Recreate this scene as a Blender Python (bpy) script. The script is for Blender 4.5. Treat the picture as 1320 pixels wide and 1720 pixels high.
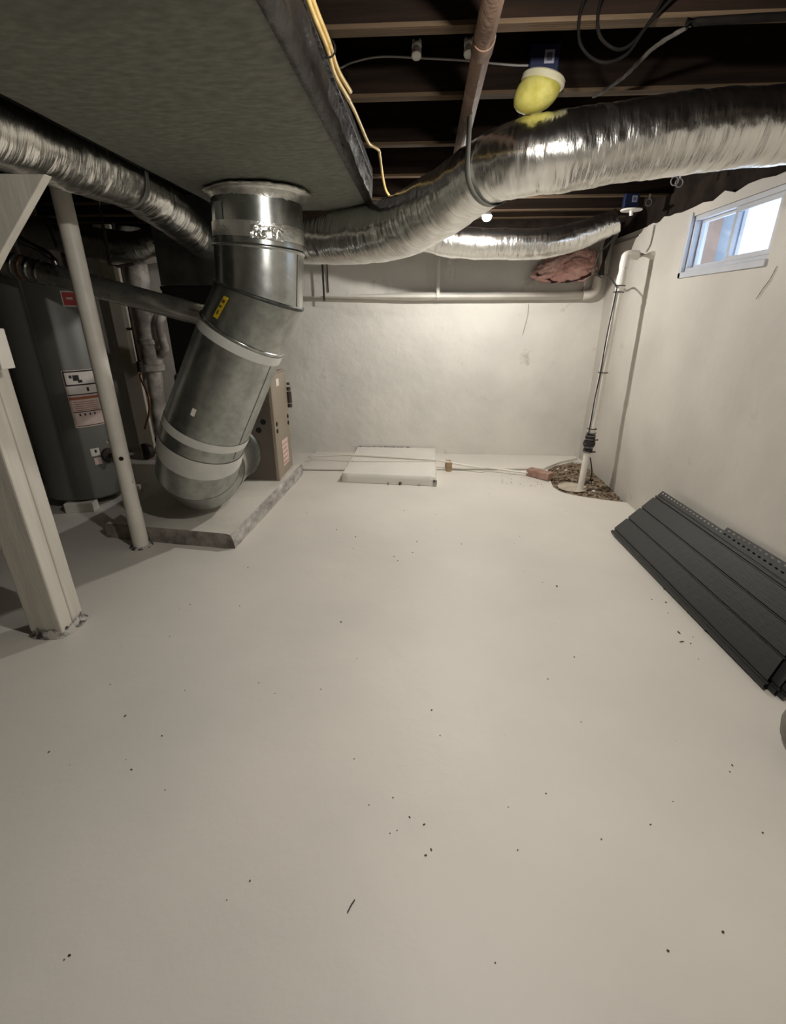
import bpy, bmesh, math, random
from mathutils import Vector, Matrix, noise

# ---------------------------------------------------------------- clear
for o in list(bpy.data.objects):
    bpy.data.objects.remove(o, do_unlink=True)
S = bpy.context.scene
COL = S.collection
R = random.Random(7)

# ---------------------------------------------------------------- camera
CAM_H, FPX, PITCH, YAW = 1.45, 790.0, 22.8, 3.6
cd = bpy.data.cameras.new('camera')
cam = bpy.data.objects.new('camera', cd)
COL.objects.link(cam)
cam.location = (0, 0, CAM_H)
cam.rotation_euler = (math.radians(90 - PITCH), 0, math.radians(YAW))
cd.sensor_fit = 'VERTICAL'
cd.sensor_height = 24.0
cd.lens = 24.0 * FPX / 1720.0
cd.clip_start = 0.02
S.camera = cam

# ---------------------------------------------------------------- world: overcast daylight outside
W = bpy.data.worlds.new('overcast_sky')
S.world = W
W.use_nodes = True
bg = W.node_tree.nodes['Background']
bg.inputs[0].default_value = (0.74, 0.85, 1.0, 1)
bg.inputs[1].default_value = 3.0

# strengths of the two lamps (used in the lamp builder)
LAMP_FAR, LAMP_NEAR = 1500.0, 1250.0

S.view_settings.view_transform = 'Standard'
S.view_settings.look = 'None'
S.view_settings.gamma = 1.0
S.view_settings.use_curve_mapping = False
S.view_settings.exposure = 0.5


# ================================================================ materials
def lin(c):
    return tuple((v / 12.92 if v <= .04045 else ((v + .055) / 1.055) ** 2.4) for v in c)


def rgb(r, g, b):
    return lin((r / 255, g / 255, b / 255))


MATS = {}


def pm(name, c1, c2=None, scale=4.0, rough=.6, metal=0.0, bump=0.0, bscale=40.0, detail=4.0,
       stretch=None, coord='Object', rough2=None, lo=.35, hi=.65, c3=None, s3=9.0, lo3=.6, hi3=.7, spec=.5,
       bdist=.01, transl=0.0):
    """procedural principled material: two colours mixed by noise, an optional third as sharp-edged wear"""
    m = bpy.data.materials.new(name)
    m.use_nodes = True
    nt = m.node_tree
    N, L = nt.nodes, nt.links
    bs = N['Principled BSDF']
    bs.inputs['Roughness'].default_value = rough
    bs.inputs['Metallic'].default_value = metal
    bs.inputs['Specular IOR Level'].default_value = spec
    tc = N.new('ShaderNodeTexCoord')
    mp = N.new('ShaderNodeMapping')
    L.new(tc.outputs[coord], mp.inputs[0])
    if stretch:
        mp.inputs['Scale'].default_value = stretch
    c2 = c2 or c1
    nz = N.new('ShaderNodeTexNoise')
    nz.inputs['Scale'].default_value = scale
    nz.inputs['Detail'].default_value = detail
    L.new(mp.outputs[0], nz.inputs['Vector'])
    cr = N.new('ShaderNodeValToRGB')
    cr.color_ramp.elements[0].position = lo
    cr.color_ramp.elements[1].position = hi
    cr.color_ramp.elements[0].color = (*c1, 1)
    cr.color_ramp.elements[1].color = (*c2, 1)
    L.new(nz.outputs[0], cr.inputs[0])
    out = cr.outputs[0]
    if c3:
        n3 = N.new('ShaderNodeTexNoise')
        n3.inputs['Scale'].default_value = s3
        n3.inputs['Detail'].default_value = 8
        n3.inputs['Roughness'].default_value = .7
        L.new(mp.outputs[0], n3.inputs['Vector'])
        r3 = N.new('ShaderNodeValToRGB')
        r3.color_ramp.elements[0].position = lo3
        r3.color_ramp.elements[1].position = hi3
        L.new(n3.outputs[0], r3.inputs[0])
        mx = N.new('ShaderNodeMix')
        mx.data_type = 'RGBA'
        L.new(r3.outputs[0], mx.inputs[0])
        L.new(out, mx.inputs[6])
        mx.inputs[7].default_value = (*c3, 1)
        out = mx.outputs[2]
    L.new(out, bs.inputs['Base Color'])
    if rough2 is not None:
        mr = N.new('ShaderNodeMapRange')
        mr.inputs['To Min'].default_value = rough
        mr.inputs['To Max'].default_value = rough2
        L.new(nz.outputs[0], mr.inputs[0])
        L.new(mr.outputs[0], bs.inputs['Roughness'])
    if bump:
        nb = N.new('ShaderNodeTexNoise')
        nb.inputs['Scale'].default_value = bscale
        nb.inputs['Detail'].default_value = 5
        L.new(mp.outputs[0], nb.inputs['Vector'])
        bp = N.new('ShaderNodeBump')
        bp.inputs['Strength'].default_value = bump
        bp.inputs['Distance'].default_value = bdist
        L.new(nb.outputs[0], bp.inputs['Height'])
        L.new(bp.outputs[0], bs.inputs['Normal'])
    MATS[name] = m
    return m


def emit(name, col, s):
    m = bpy.data.materials.new(name)
    m.use_nodes = True
    b = m.node_tree.nodes['Principled BSDF']
    b.inputs['Base Color'].default_value = (*col, 1)
    b.inputs['Emission Color'].default_value = (*col, 1)
    b.inputs['Emission Strength'].default_value = s
    MATS[name] = m
    return m


def glass(name):
    m = bpy.data.materials.new(name)
    m.use_nodes = True
    nt = m.node_tree
    N, L = nt.nodes, nt.links
    N.remove(N['Principled BSDF'])
    t = N.new('ShaderNodeBsdfTransparent')
    t.inputs[0].default_value = (.93, .96, 1, 1)
    g = N.new('ShaderNodeBsdfGlossy')
    g.inputs['Roughness'].default_value = .03
    mx = N.new('ShaderNodeMixShader')
    mx.inputs[0].default_value = .06
    L.new(t.outputs[0], mx.inputs[1])
    L.new(g.outputs[0], mx.inputs[2])
    L.new(mx.outputs[0], N['Material Output'].inputs[0])
    MATS[name] = m
    return m


pm('floor_paint', rgb(216, 211, 202), rgb(228, 222, 212), scale=1.1, rough=.42, rough2=.6, bump=.25, bscale=9, bdist=.012,
   c3=rgb(150, 143, 134), s3=19, lo3=.735, hi3=.77)
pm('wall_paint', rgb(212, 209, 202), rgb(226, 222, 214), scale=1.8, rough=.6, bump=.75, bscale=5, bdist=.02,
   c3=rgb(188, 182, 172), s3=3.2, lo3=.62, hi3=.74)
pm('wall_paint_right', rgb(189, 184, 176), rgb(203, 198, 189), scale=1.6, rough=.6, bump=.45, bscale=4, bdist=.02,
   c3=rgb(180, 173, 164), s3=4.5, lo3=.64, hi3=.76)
pm('stone_dark', rgb(58, 54, 49), rgb(96, 90, 82), scale=4, rough=.9, bump=.8, bscale=9, bdist=.04)
pm('rear_bounce_paint', rgb(190, 186, 178), rgb(205, 200, 190), scale=1.5, rough=.7)
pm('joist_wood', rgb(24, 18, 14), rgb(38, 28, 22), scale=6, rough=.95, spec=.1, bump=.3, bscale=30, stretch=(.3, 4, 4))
pm('joist_underside_lit', rgb(74, 61, 48), rgb(96, 80, 63), scale=6, rough=.95, spec=.1, bump=.3, bscale=30, stretch=(.3, 4, 4))  # joist undersides: light bounced off the floor is painted in as lighter wood
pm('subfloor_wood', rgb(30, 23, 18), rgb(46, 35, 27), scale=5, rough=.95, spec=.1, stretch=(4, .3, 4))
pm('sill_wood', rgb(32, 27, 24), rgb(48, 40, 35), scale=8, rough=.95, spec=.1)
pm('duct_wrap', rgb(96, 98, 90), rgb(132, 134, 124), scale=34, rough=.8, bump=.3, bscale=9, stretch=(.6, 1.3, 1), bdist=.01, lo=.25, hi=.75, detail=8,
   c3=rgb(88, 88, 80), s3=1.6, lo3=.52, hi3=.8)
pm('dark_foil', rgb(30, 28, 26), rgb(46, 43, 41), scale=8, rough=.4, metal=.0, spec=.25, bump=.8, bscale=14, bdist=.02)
pm('foil', rgb(232, 231, 226), rgb(246, 245, 241), scale=6, rough=.2, rough2=.3, metal=1.0, bump=.3, bscale=5.0, coord='UV',
   stretch=(1.3, 9, 1), bdist=.02)
pm('foil_tape', rgb(196, 196, 190), rgb(222, 221, 216), scale=14, rough=.28, metal=.9, bump=.6, bscale=60, bdist=.004)
pm('galvanized', rgb(158, 161, 158), rgb(178, 181, 178), scale=24, rough=.22, rough2=.30, metal=1.0, detail=3,
   c3=rgb(190, 192, 189), s3=5, lo3=.3, hi3=.95)
pm('galvanized_dull', rgb(150, 153, 149), rgb(168, 171, 166), scale=22, rough=.28, rough2=.38, metal=.95, detail=4,
   c3=rgb(200, 202, 197), s3=5, lo3=.45, hi3=.9)
pm('silver_tape', rgb(200, 200, 195), rgb(214, 214, 208), scale=6, rough=.5, metal=.15)
pm('seam_dark', rgb(70, 72, 70), rgb(96, 97, 94), scale=20, rough=.5, metal=.8)
pm('vent_metal', rgb(176, 175, 169), rgb(198, 196, 190), scale=8, rough=.22, rough2=.32, metal=.87)
pm('white_steel', rgb(214, 209, 198), rgb(224, 219, 208), scale=9, rough=.45)
pm('white_timber', rgb(202, 197, 186), rgb(216, 211, 200), scale=5, rough=.55, bump=.12, bscale=25, stretch=(4, 4, .5),
   c3=rgb(150, 146, 134), s3=7, lo3=.68, hi3=.76)
pm('paint_chip', rgb(64, 60, 58), rgb(190, 186, 178), scale=26, rough=.8, lo=.42, hi=.56, bump=.6, bscale=40)
pm('hole_black', (.004, .004, .004), rough=.9)
pm('pad_concrete', rgb(206, 200, 189), rgb(222, 217, 206), scale=3, rough=.6, bump=.3, bscale=14)
pm('pad_side', rgb(128, 122, 117), rgb(204, 200, 193), scale=10, rough=.85, lo=.25, hi=.75, bump=.8, bscale=40, detail=9, stretch=(1, 1, 2.5))
pm('pad_front', rgb(96, 90, 85), rgb(158, 150, 141), scale=9, rough=.85, bump=.8, bscale=40, detail=9)
pm('furnace_brown', rgb(150, 138, 122), rgb(160, 147, 131), scale=3, rough=.42, metal=.25)
pm('furnace_front_shaded', rgb(92, 83, 75), rgb(100, 90, 82), scale=3, rough=.5, metal=.2)  # same brown cabinet, with the shadow on its front put into the colour
pm('coil_black', rgb(16, 16, 17), rgb(24, 24, 25), scale=3, rough=.6)
pm('plenum_metal', rgb(92, 94, 92), rgb(120, 122, 119), scale=5, rough=.45, metal=.7)
pm('tank_grey', rgb(104, 104, 98), rgb(112, 112, 106), scale=2, rough=.42)
pm('tank_seam', rgb(112, 112, 107), rough=.4)
pm('label_white', rgb(218, 210, 203), rgb(228, 221, 214), scale=20, rough=.5)
pm('label_red', rgb(176, 42, 36), rgb(190, 52, 44), scale=10, rough=.5)
pm('label_orange', rgb(150, 78, 52), rgb(168, 92, 64), scale=20, rough=.5)
pm('label_pink', rgb(206, 182, 172), rgb(216, 196, 186), scale=20, rough=.5)
pm('ink', rgb(34, 30, 29), rough=.6)
pm('label_yellow', rgb(198, 172, 38), rgb(176, 150, 34), scale=30, rough=.5)
pm('sticker_mark', rgb(84, 66, 22), rough=.6)
pm('pvc_white', rgb(226, 221, 211), rgb(234, 229, 219), scale=6, rough=.38)
pm('paint_pipe', rgb(214, 209, 200), rgb(226, 221, 212), scale=6, rough=.5, bump=.15, bscale=30)
pm('pvc_grimy', rgb(150, 142, 135), rgb(226, 220, 212), scale=7, rough=.5, lo=.4, hi=.62, detail=8)
pm('rubber_black', rgb(22, 22, 25), rgb(32, 32, 35), scale=12, rough=.5)
pm('clamp_steel', rgb(150, 146, 150), rough=.3, metal=1.0)
pm('cord_black', rgb(28, 27, 29), rough=.5)
pm('cable_yellow', rgb(206, 172, 96), rgb(220, 190, 118), scale=20, rough=.5)
pm('cable_grey', rgb(150, 147, 142), rough=.55)
pm('cable_dark', rgb(13, 11, 10), rgb(22, 19, 17), scale=20, rough=.8, spec=.1)
pm('iron_rust', rgb(92, 70, 56), rgb(126, 100, 82), scale=9, rough=.8, bump=.4, bscale=50, detail=8)
pm('rod_dark', rgb(52, 47, 44), rgb(70, 62, 57), scale=14, rough=.6, metal=.3)
pm('copper', rgb(124, 84, 58), rgb(140, 96, 68), scale=10, rough=.4, metal=.8)
pm('brick_red', rgb(146, 110, 96), rgb(178, 146, 130), scale=14, rough=.9, bump=.6, bscale=60, c3=rgb(200, 178, 162), s3=12, lo3=.62, hi3=.7)
pm('gravel', rgb(104, 88, 70), rgb(160, 142, 120), scale=30, rough=.95, detail=6)
pm('dirt', rgb(66, 54, 42), rgb(92, 76, 60), scale=30, rough=1.0, bump=.8, bscale=60)
pm('slab_paint', rgb(222, 218, 209), rgb(230, 226, 217), scale=3, rough=.55, bump=.2, bscale=18, c3=rgb(120, 112, 102), s3=24, lo3=.74, hi3=.78)
pm('wood_raw', rgb(150, 128, 98), rgb(176, 154, 122), scale=9, rough=.8, stretch=(1, 1, 4))
pm('insulation_pink', rgb(222, 168, 160), rgb(242, 204, 194), scale=8, rough=1.0, bump=1.0, bscale=22, bdist=.03, detail=8)
pm('insulation_edge', rgb(70, 52, 48), rgb(96, 70, 64), scale=14, rough=1.0)
pm('siding_black', rgb(40, 40, 39), rgb(45, 45, 44), scale=4, rough=.5, bump=.1, bscale=120, stretch=(1, .2, 1))
pm('bucket_grey', rgb(112, 109, 100), rgb(124, 121, 112), scale=5, rough=.55)
pm('bucket_rim', rgb(86, 48, 44), rough=.5)
pm('box_blue', rgb(18, 27, 58), rgb(24, 34, 70), scale=6, rough=.45)
pm('box_label', rgb(168, 168, 182), rough=.5)
pm('box_label_dark', rgb(84, 84, 112), rgb(110, 110, 138), scale=160, rough=.5)
pm('porcelain', rgb(224, 220, 214), rgb(232, 229, 224), scale=5, rough=.25)
pm('aged_rim', rgb(206, 200, 168), rgb(220, 214, 188), scale=12, rough=.45)
pm('aged_yellow', rgb(190, 180, 84), rgb(220, 212, 124), scale=18, rough=.75, spec=.2, c3=rgb(150, 138, 60), s3=14, lo3=.62, hi3=.72)
pm('cobweb', rgb(58, 55, 50), rgb(82, 78, 72), scale=30, rough=1.0)
pm('vinyl_white_shaded', rgb(186, 189, 196), rgb(196, 199, 206), scale=5, rough=.35)  # white vinyl, its blue-grey shade put into the colour
pm('strap_grey', rgb(120, 121, 116), rgb(146, 147, 141), scale=10, rough=.5, metal=.3)
pm('neighbour_tan', rgb(104, 86, 74), rgb(116, 96, 82), scale=2, rough=.9)
pm('neighbour_blue', rgb(104, 110, 116), rgb(114, 120, 126), scale=2, rough=.9)
pm('board_tan', rgb(198, 189, 170), rgb(216, 208, 192), scale=4, rough=.7, stretch=(1, 1, .4))
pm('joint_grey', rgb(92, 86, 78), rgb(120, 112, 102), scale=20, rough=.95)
pm('crack_grey', rgb(120, 114, 106), rgb(160, 153, 144), scale=20, rough=.95)
pm('lid_tan', rgb(176, 164, 146), rgb(204, 194, 178), scale=14, rough=.8, c3=rgb(110, 92, 72), s3=12, lo3=.6, hi3=.68)
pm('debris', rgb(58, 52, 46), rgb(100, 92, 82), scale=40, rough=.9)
emit('bulb_lit', (1.0, .96, .90), LAMP_FAR)
emit('bulb_lit_near', (1.0, .955, .89), LAMP_NEAR)
glass('pane_glass')

# ================================================================ mesh helpers
ORG = {}


def _new(name, me):
    o = bpy.data.objects.new(name, me)
    COL.objects.link(o)
    return o


def mesh(name, vf, mat, parent=None, smooth=False, bevel=0, solid=0, autosmooth=False):
    """vf = (verts in world space, faces[, uv per vertex]); one object"""
    V, F = vf[0], vf[1]
    UV = vf[2] if len(vf) > 2 else None
    V = [Vector(v) for v in V]
    if parent is not None:
        org = ORG[parent.name]
    else:
        xs = [v.x for v in V]
        ys = [v.y for v in V]
        zs = [v.z for v in V]
        org = Vector(((min(xs) + max(xs)) / 2, (min(ys) + max(ys)) / 2, min(zs)))
    me = bpy.data.meshes.new(name)
    me.from_pydata([v - org for v in V], [], F)
    me.update()
    bm = bmesh.new()
    bm.from_mesh(me)
    bmesh.ops.recalc_face_normals(bm, faces=bm.faces)
    if UV:
        ul = bm.loops.layers.uv.new('UVMap')
        for f in bm.faces:
            us = [UV[l.vert.index] for l in f.loops]
            mu = max(u[0] for u in us)
            for l, u in zip(f.loops, us):
                uu = u[0]
                if mu - uu > .5:
                    uu += 1.0
                l[ul].uv = (uu, u[1])
    bm.to_mesh(me)
    bm.free()
    if smooth:
        for p in me.polygons:
            p.use_smooth = True
        if autosmooth:
            try:
                me.set_sharp_from_angle(angle=math.radians(35))
            except Exception:
                pass
    me.materials.append(MATS[mat])
    o = _new(name, me)
    if parent is not None:
        o.parent = parent
        ORG[o.name] = org
    else:
        o.location = org
        ORG[o.name] = org
    if solid:
        sm = o.modifiers.new('Solidify', 'SOLIDIFY')
        sm.thickness = solid
        sm.offset = 0
    if bevel:
        b = o.modifiers.new('Bevel', 'BEVEL')
        b.width = bevel
        b.segments = 2
        b.limit_method = 'ANGLE'
    return o


def tag(o, label, cat, group=None, kind=None):
    o['label'] = label
    o['category'] = cat
    if group:
        o['group'] = group
    if kind:
        o['kind'] = kind
    return o


def thing(name, loc, label, cat, group=None):
    o = bpy.data.objects.new(name, None)
    COL.objects.link(o)
    o.location = loc
    o.empty_display_size = .05
    ORG[o.name] = Vector(loc)
    return tag(o, label, cat, group)


def struct(o):
    o['kind'] = 'structure'
    return o


def join(*vfs):
    V, F, U = [], [], []
    uv = all(len(x) > 2 for x in vfs)
    for x in vfs:
        n = len(V)
        V += list(x[0])
        F += [tuple(i + n for i in f) for f in x[1]]
        if uv:
            U += list(x[2])
    return (V, F, U) if uv else (V, F)


def box(x0, x1, y0, y1, z0, z1):
    V = [(x, y, z) for z in (z0, z1) for y in (y0, y1) for x in (x0, x1)]
    return V, [(0, 1, 3, 2), (4, 6, 7, 5), (0, 4, 5, 1), (2, 3, 7, 6), (0, 2, 6, 4), (1, 5, 7, 3)]


def obox(c, ax, hx, ay, hy, az, hz):
    c, ax, ay, az = Vector(c), Vector(ax).normalized(), Vector(ay).normalized(), Vector(az).normalized()
    V = [c + ax * (sx * hx) + ay * (sy * hy) + az * (sz * hz) for sz in (-1, 1) for sy in (-1, 1) for sx in (-1, 1)]
    return V, [(0, 1, 3, 2), (4, 6, 7, 5), (0, 4, 5, 1), (2, 3, 7, 6), (0, 2, 6, 4), (1, 5, 7, 3)]


def frame_for(d):
    d = Vector(d).normalized()
    a = Vector((0, 0, 1)) if abs(d.z) < .9 else Vector((1, 0, 0))
    u = d.cross(a).normalized()
    return u, u.cross(d).normalized()


def cyl(p0, p1, r0, r1=None, n=20, caps=True):
    r1 = r0 if r1 is None else r1
    p0, p1 = Vector(p0), Vector(p1)
    u, v = frame_for(p1 - p0)
    V, F, U = [], [], []
    for k, (p, r) in enumerate(((p0, r0), (p1, r1))):
        for i in range(n):
            a = 2 * math.pi * i / n
            V.append(p + u * (r * math.cos(a)) + v * (r * math.sin(a)))
            U.append((i / n, k))
    for i in range(n):
        j = (i + 1) % n
        F.append((i, j, n + j, n + i))
    if caps:
        F.append(tuple(range(n))[::-1])
        F.append(tuple(range(n, 2 * n)))
    return V, F, U


def spline(pts, per=10):
    """Catmull-Rom through points of any dimension"""
    P = [tuple(p) for p in pts]
    P = [tuple(2 * a - b for a, b in zip(P[0], P[1]))] + P + [tuple(2 * a - b for a, b in zip(P[-1], P[-2]))]
    out = []
    for i in range(1, len(P) - 2):
        p0, p1, p2, p3 = P[i - 1:i + 3]
        for k in range(per):
            t = k / per
            out.append(tuple(.5 * (2 * b + (c - a) * t + (2 * a - 5 * b + 4 * c - d) * t * t + (-a + 3 * b - 3 * c + d) * t ** 3)
                             for a, b, c, d in zip(p0, p1, p2, p3)))
    out.append(P[-2])
    return out


def tube(pts, r, n=10, per=8, caps=True, rfun=None, smoothpath=True, sq=None):
    """swept tube; pts xyz or xyzr; rfun(t along, angle, r) -> radius"""
    if len(pts[0]) == 3:
        pts = [(*p, r) for p in pts]
    Q = spline(pts, per) if smoothpath and len(pts) > 2 else pts
    C = [Vector(q[:3]) for q in Q]
    m = len(C)
    u = None
    V, F, U = [], [], []
    s = 0
    for i in range(m):
        d = (C[min(i + 1, m - 1)] - C[max(i - 1, 0)]).normalized()
        if u is None:
            u, v = frame_for(d)
        else:
            u = (u - d * u.dot(d)).normalized()
            v = d.cross(u).normalized()
        if i:
            s += (C[i] - C[i - 1]).length
        for k in range(n):
            a = 2 * math.pi * k / n
            rr = Q[i][3]
            if rfun:
                rr = rfun(s, a, rr)
            V.append(C[i] + u * (rr * math.cos(a)) + v * (rr * math.sin(a)))
            U.append((k / n, s))
    for i in range(m - 1):
        for k in range(n):
            j = (k + 1) % n
            F.append((i * n + k, i * n + j, (i + 1) * n + j, (i + 1) * n + k))
    if caps:
        F.append(tuple(range(n))[::-1])
        F.append(tuple(range((m - 1) * n, m * n)))
    return V, F, U


def lathe(prof, c, n=32, axis=(0, 0, 1), caps=True):
    ax = Vector(axis).normalized()
    u, v = frame_for(ax)
    c = Vector(c)
    V, F, U = [], [], []
    for k, (r, z) in enumerate(prof):
        for i in range(n):
            a = 2 * math.pi * i / n
            V.append(c + ax * z + u * (r * math.cos(a)) + v * (r * math.sin(a)))
            U.append((i / n, k))
    for k in range(len(prof) - 1):
        for i in range(n):
            j = (i + 1) % n
            F.append((k * n + i, k * n + j, (k + 1) * n + j, (k + 1) * n + i))
    if caps:
        F.append(tuple(range(n))[::-1])
        F.append(tuple(range((len(prof) - 1) * n, len(prof) * n)))
    return V, F, U


def prism(poly, d):
    """poly: list of 3D points of a planar outline, extruded by vector d"""
    d = Vector(d)
    A = [Vector(p) for p in poly]
    n = len(A)
    V = A + [p + d for p in A]
    F = [tuple(range(n))[::-1], tuple(range(n, 2 * n))] + [(i, (i + 1) % n, n + (i + 1) % n, n + i) for i in range(n)]
    return V, F


def torus(c, axis, R0, r, n=32, k=8):
    ax = Vector(axis).normalized()
    u, v = frame_for(ax)
    c = Vector(c)
    V, F = [], []
    for i in range(n):
        a = 2 * math.pi * i / n
        e = u * math.cos(a) + v * math.sin(a)
        for j in range(k):
            b = 2 * math.pi * j / k
            V.append(c + e * (R0 + r * math.cos(b)) + ax * (r * math.sin(b)))
    for i in range(n):
        for j in range(k):
            F.append((i * k + j, ((i + 1) % n) * k + j, ((i + 1) % n) * k + (j + 1) % k, i * k + (j + 1) % k))
    return V, F


def nz(x, y, z):
    return noise.noise(Vector((x, y, z)))


# ================================================================ the room shell
XL, XR, YB, YN = -3.45, 1.72, 5.10, -2.2
ZJ, ZS = 2.25, 2.44            # joist underside, subfloor underside
# ---- floor with the broken-out hole round the sump
hole = [(1.28, 4.66), (1.235, 4.40), (1.20, 4.12), (1.24, 3.99), (1.33, 3.92), (1.45, 3.86), (1.56, 3.82), (1.735, 3.765),
        (1.735, 4.20), (1.735, 4.60), (1.735, 4.90), (1.62, 4.95), (1.50, 4.86), (1.40, 4.80)]
bm = bmesh.new()
outer = [(XL - .4, YN - .4), (XR + .4, YN - .4), (XR + .4, YB + .4), (XL - .4, YB + .4)]


def loop_edges(pts, z):
    vs = [bm.verts.new((x, y, z)) for x, y in pts]
    return vs, [bm.edges.new((vs[i], vs[(i + 1) % len(vs)])) for i in range(len(vs))]


vo, eo = loop_edges(outer, 0)
vh, eh = loop_edges(hole, 0)
bmesh.ops.triangle_fill(bm, edges=eo + eh, use_beauty=True)
lo_ = [bm.verts.new((x, y, -.07)) for x, y in hole]
for i in range(len(hole)):
    j = (i + 1) % len(hole)
    bm.faces.new((vh[i], vh[j], lo_[j], lo_[i]))
bmesh.ops.recalc_face_normals(bm, faces=bm.faces)
me = bpy.data.meshes.new('floor')
bm.to_mesh(me)
bm.free()
me.materials.append(MATS['floor_paint'])
floor = struct(_new('floor', me))
ORG['floor'] = Vector((0, 0, 0))

# ---- footing ledge along the back wall (low step)
struct(mesh('trim_1', prism([(-1.19, 4.47, .0), (-.76, 4.475, .0), (.16, 4.56, .0), (1.24, 4.63, .0), (1.30, 4.70, 0), (1.45, 4.86, 0), (1.68, 5.02, .0), (1.68, 5.10, .0), (-1.19, 5.10, .0)],
                            (0, 0, .022)), 'floor_paint', bevel=.006))

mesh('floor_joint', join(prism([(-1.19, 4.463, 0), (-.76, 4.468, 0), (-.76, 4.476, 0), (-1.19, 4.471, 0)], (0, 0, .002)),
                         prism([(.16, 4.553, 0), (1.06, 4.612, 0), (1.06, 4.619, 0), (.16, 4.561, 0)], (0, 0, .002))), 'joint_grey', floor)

# ---- back wall: painted masonry, gently uneven
def uneven_wall(axis, c, a0, a1, z0, z1, na, nzv, amp, holes=None, thick=.25, sign=1, jag=0):
    V, F = [], []
    for j in range(nzv + 1):
        for i in range(na + 1):
            a = a0 + (a1 - a0) * i / na
            z = z0 + (z1 - z0) * j / nzv
            if j == nzv and jag:
                z += jag * (nz(a * 6.0, 3, 1) + .6 * nz(a * 17, 5, 2))
            e = amp * (nz(a * 1.1, z * 1.1, 4.2) + .5 * nz(a * 3.1, z * 3.1, 9.2))
            if z < .01:
                e = abs(e)
            V.append((a, c + e * .5 + sign * 0, z) if axis == 'y' else (c + e * .5, a, z))
    for j in range(nzv):
        for i in range(na):
            am = a0 + (a1 - a0) * (i + .5) / na
            zm = z0 + (z1 - z0) * (j + .5) / nzv
            if holes and any(h[0] < am < h[1] and h[2] < zm < h[3] for h in holes):
                continue
            k = j * (na + 1) + i
            F.append((k, k + 1, k + na + 2, k + na + 1))
    return V, F


wb = struct(mesh('wall_back', join(uneven_wall('y', YB, XL - .1, XR + .1, -.05, 2.13, 64, 28, .014, jag=.015),
                                   box(XL - .1, XR + .3, YB + .03, YB + .25, -.05, 2.11)), 'wall_paint', smooth=True, autosmooth=True))
# ---- right wall with the window opening
WY0, WY1, WZ0, WZ1 = 2.80, 3.67, 1.705, 2.035
segs = [(YN, WY0, -.05, 2.09), (WY1, YB + .25, -.05, 2.09), (WY0, WY1, -.05, WZ0), (WY0, WY1, WZ1, 2.09)]
parts = []
for (a0, a1, z0, z1) in segs:
    parts.append(box(XR + .02, XR + .11, a0, a1, z0, z1))
V, F = [], []
ys = sorted(set([YN + (WY0 - YN) * i / 40 for i in range(41)] + [WY0 + (WY1 - WY0) * i / 8 for i in range(9)] + [WY1 + (YB + .1 - WY1) * i / 18 for i in range(19)]))
zs = sorted(set([-.05 + (WZ0 + .05) * i / 18 for i in range(19)] + [WZ0 + (WZ1 - WZ0) * i / 4 for i in range(5)] + [2.09]))
for z in zs:
    for y in ys:
        e = .012 * (nz(y * 1.3, z * 1.3, 1.1) + .5 * nz(y * 3.4, z * 3.4, 7.7))
        zz = z
        if z == 2.09:
            zz += .03 * nz(y * 7, 2, 3) + .02 * nz(y * 19, 1, 6) + (-.10 * max(0, min(1, (y - 4.3) / .5)) if y > 4.3 else 0)
        inside = WY0 - 1e-6 <= y <= WY1 + 1e-6 and WZ0 - 1e-6 <= z <= WZ1 + 1e-6
        V.append((XR + (0 if inside else e), y, zz))
ny = len(ys)
for j in range(len(zs) - 1):
    for i in range(ny - 1):
        ym, zm = (ys[i] + ys[i + 1]) / 2, (zs[j] + zs[j + 1]) / 2
        if WY0 < ym < WY1 and WZ0 < zm < WZ1:
            continue
        k = j * ny + i
        F.append((k, k + 1, k + ny + 1, k + ny))
# reveals joining the uneven skin to the core
rv = [(XR, WY0, WZ0), (XR, WY1, WZ0), (XR, WY1, WZ1), (XR, WY0, WZ1)]
n0 = len(V)
V += rv + [(XR + .021, y, z) for _, y, z in rv]
for i in range(4):
    j = (i + 1) % 4
    F.append((n0 + i, n0 + j, n0 + 4 + j, n0 + 4 + i))
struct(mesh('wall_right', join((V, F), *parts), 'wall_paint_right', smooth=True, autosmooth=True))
struct(mesh('wall_left', join(uneven_wall('x', XL, YN, YB + .1, -.05, 2.44, 70, 24, .08), box(XL - .3, XL - .08, YN - .2, YB + .25, -.05, 2.46)), 'stone_dark', smooth=True, autosmooth=True))
struct(mesh('wall_rear_bounce', box(XL - .1, XR + .2, YN - .2, YN, -.05, 2.44), 'rear_bounce_paint'))  # unseen wall added behind the camera to bounce light back
jit = lambda s, a, r: r * (1 + .9 * nz(s * 60, a, 2))
mesh('crack', tube([(1.006, 5.094, 1.546), (1.008, 5.094, 1.44), (.994, 5.094, 1.357), (.979, 5.094, 1.263)], .0016, 6, rfun=jit), 'crack_grey', wb)
wr = bpy.data.objects['wall_right']
mesh('crack', tube([(1.717, 2.708, 1.668), (1.717, 2.735, 1.609), (1.717, 2.768, 1.57), (1.717, 2.80, 1.524)], .0018, 6, rfun=jit), 'crack_grey', wr)
# sill plates and rim boards above the masonry
struct(mesh('trim_2', join(box(XR + .035, XR + .24, YN, YB + .2, 2.05, ZJ), box(XR + .05, XR + .24, YN, YB + .2, ZJ, ZS + .03)), 'sill_wood'))
struct(mesh('trim_3', join(box(XL, XR, YB + .035, YB + .25, 2.08, ZJ), box(XL, XR, YB + .05, YB + .25, ZJ, ZS + .03)), 'sill_wood'))

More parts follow.
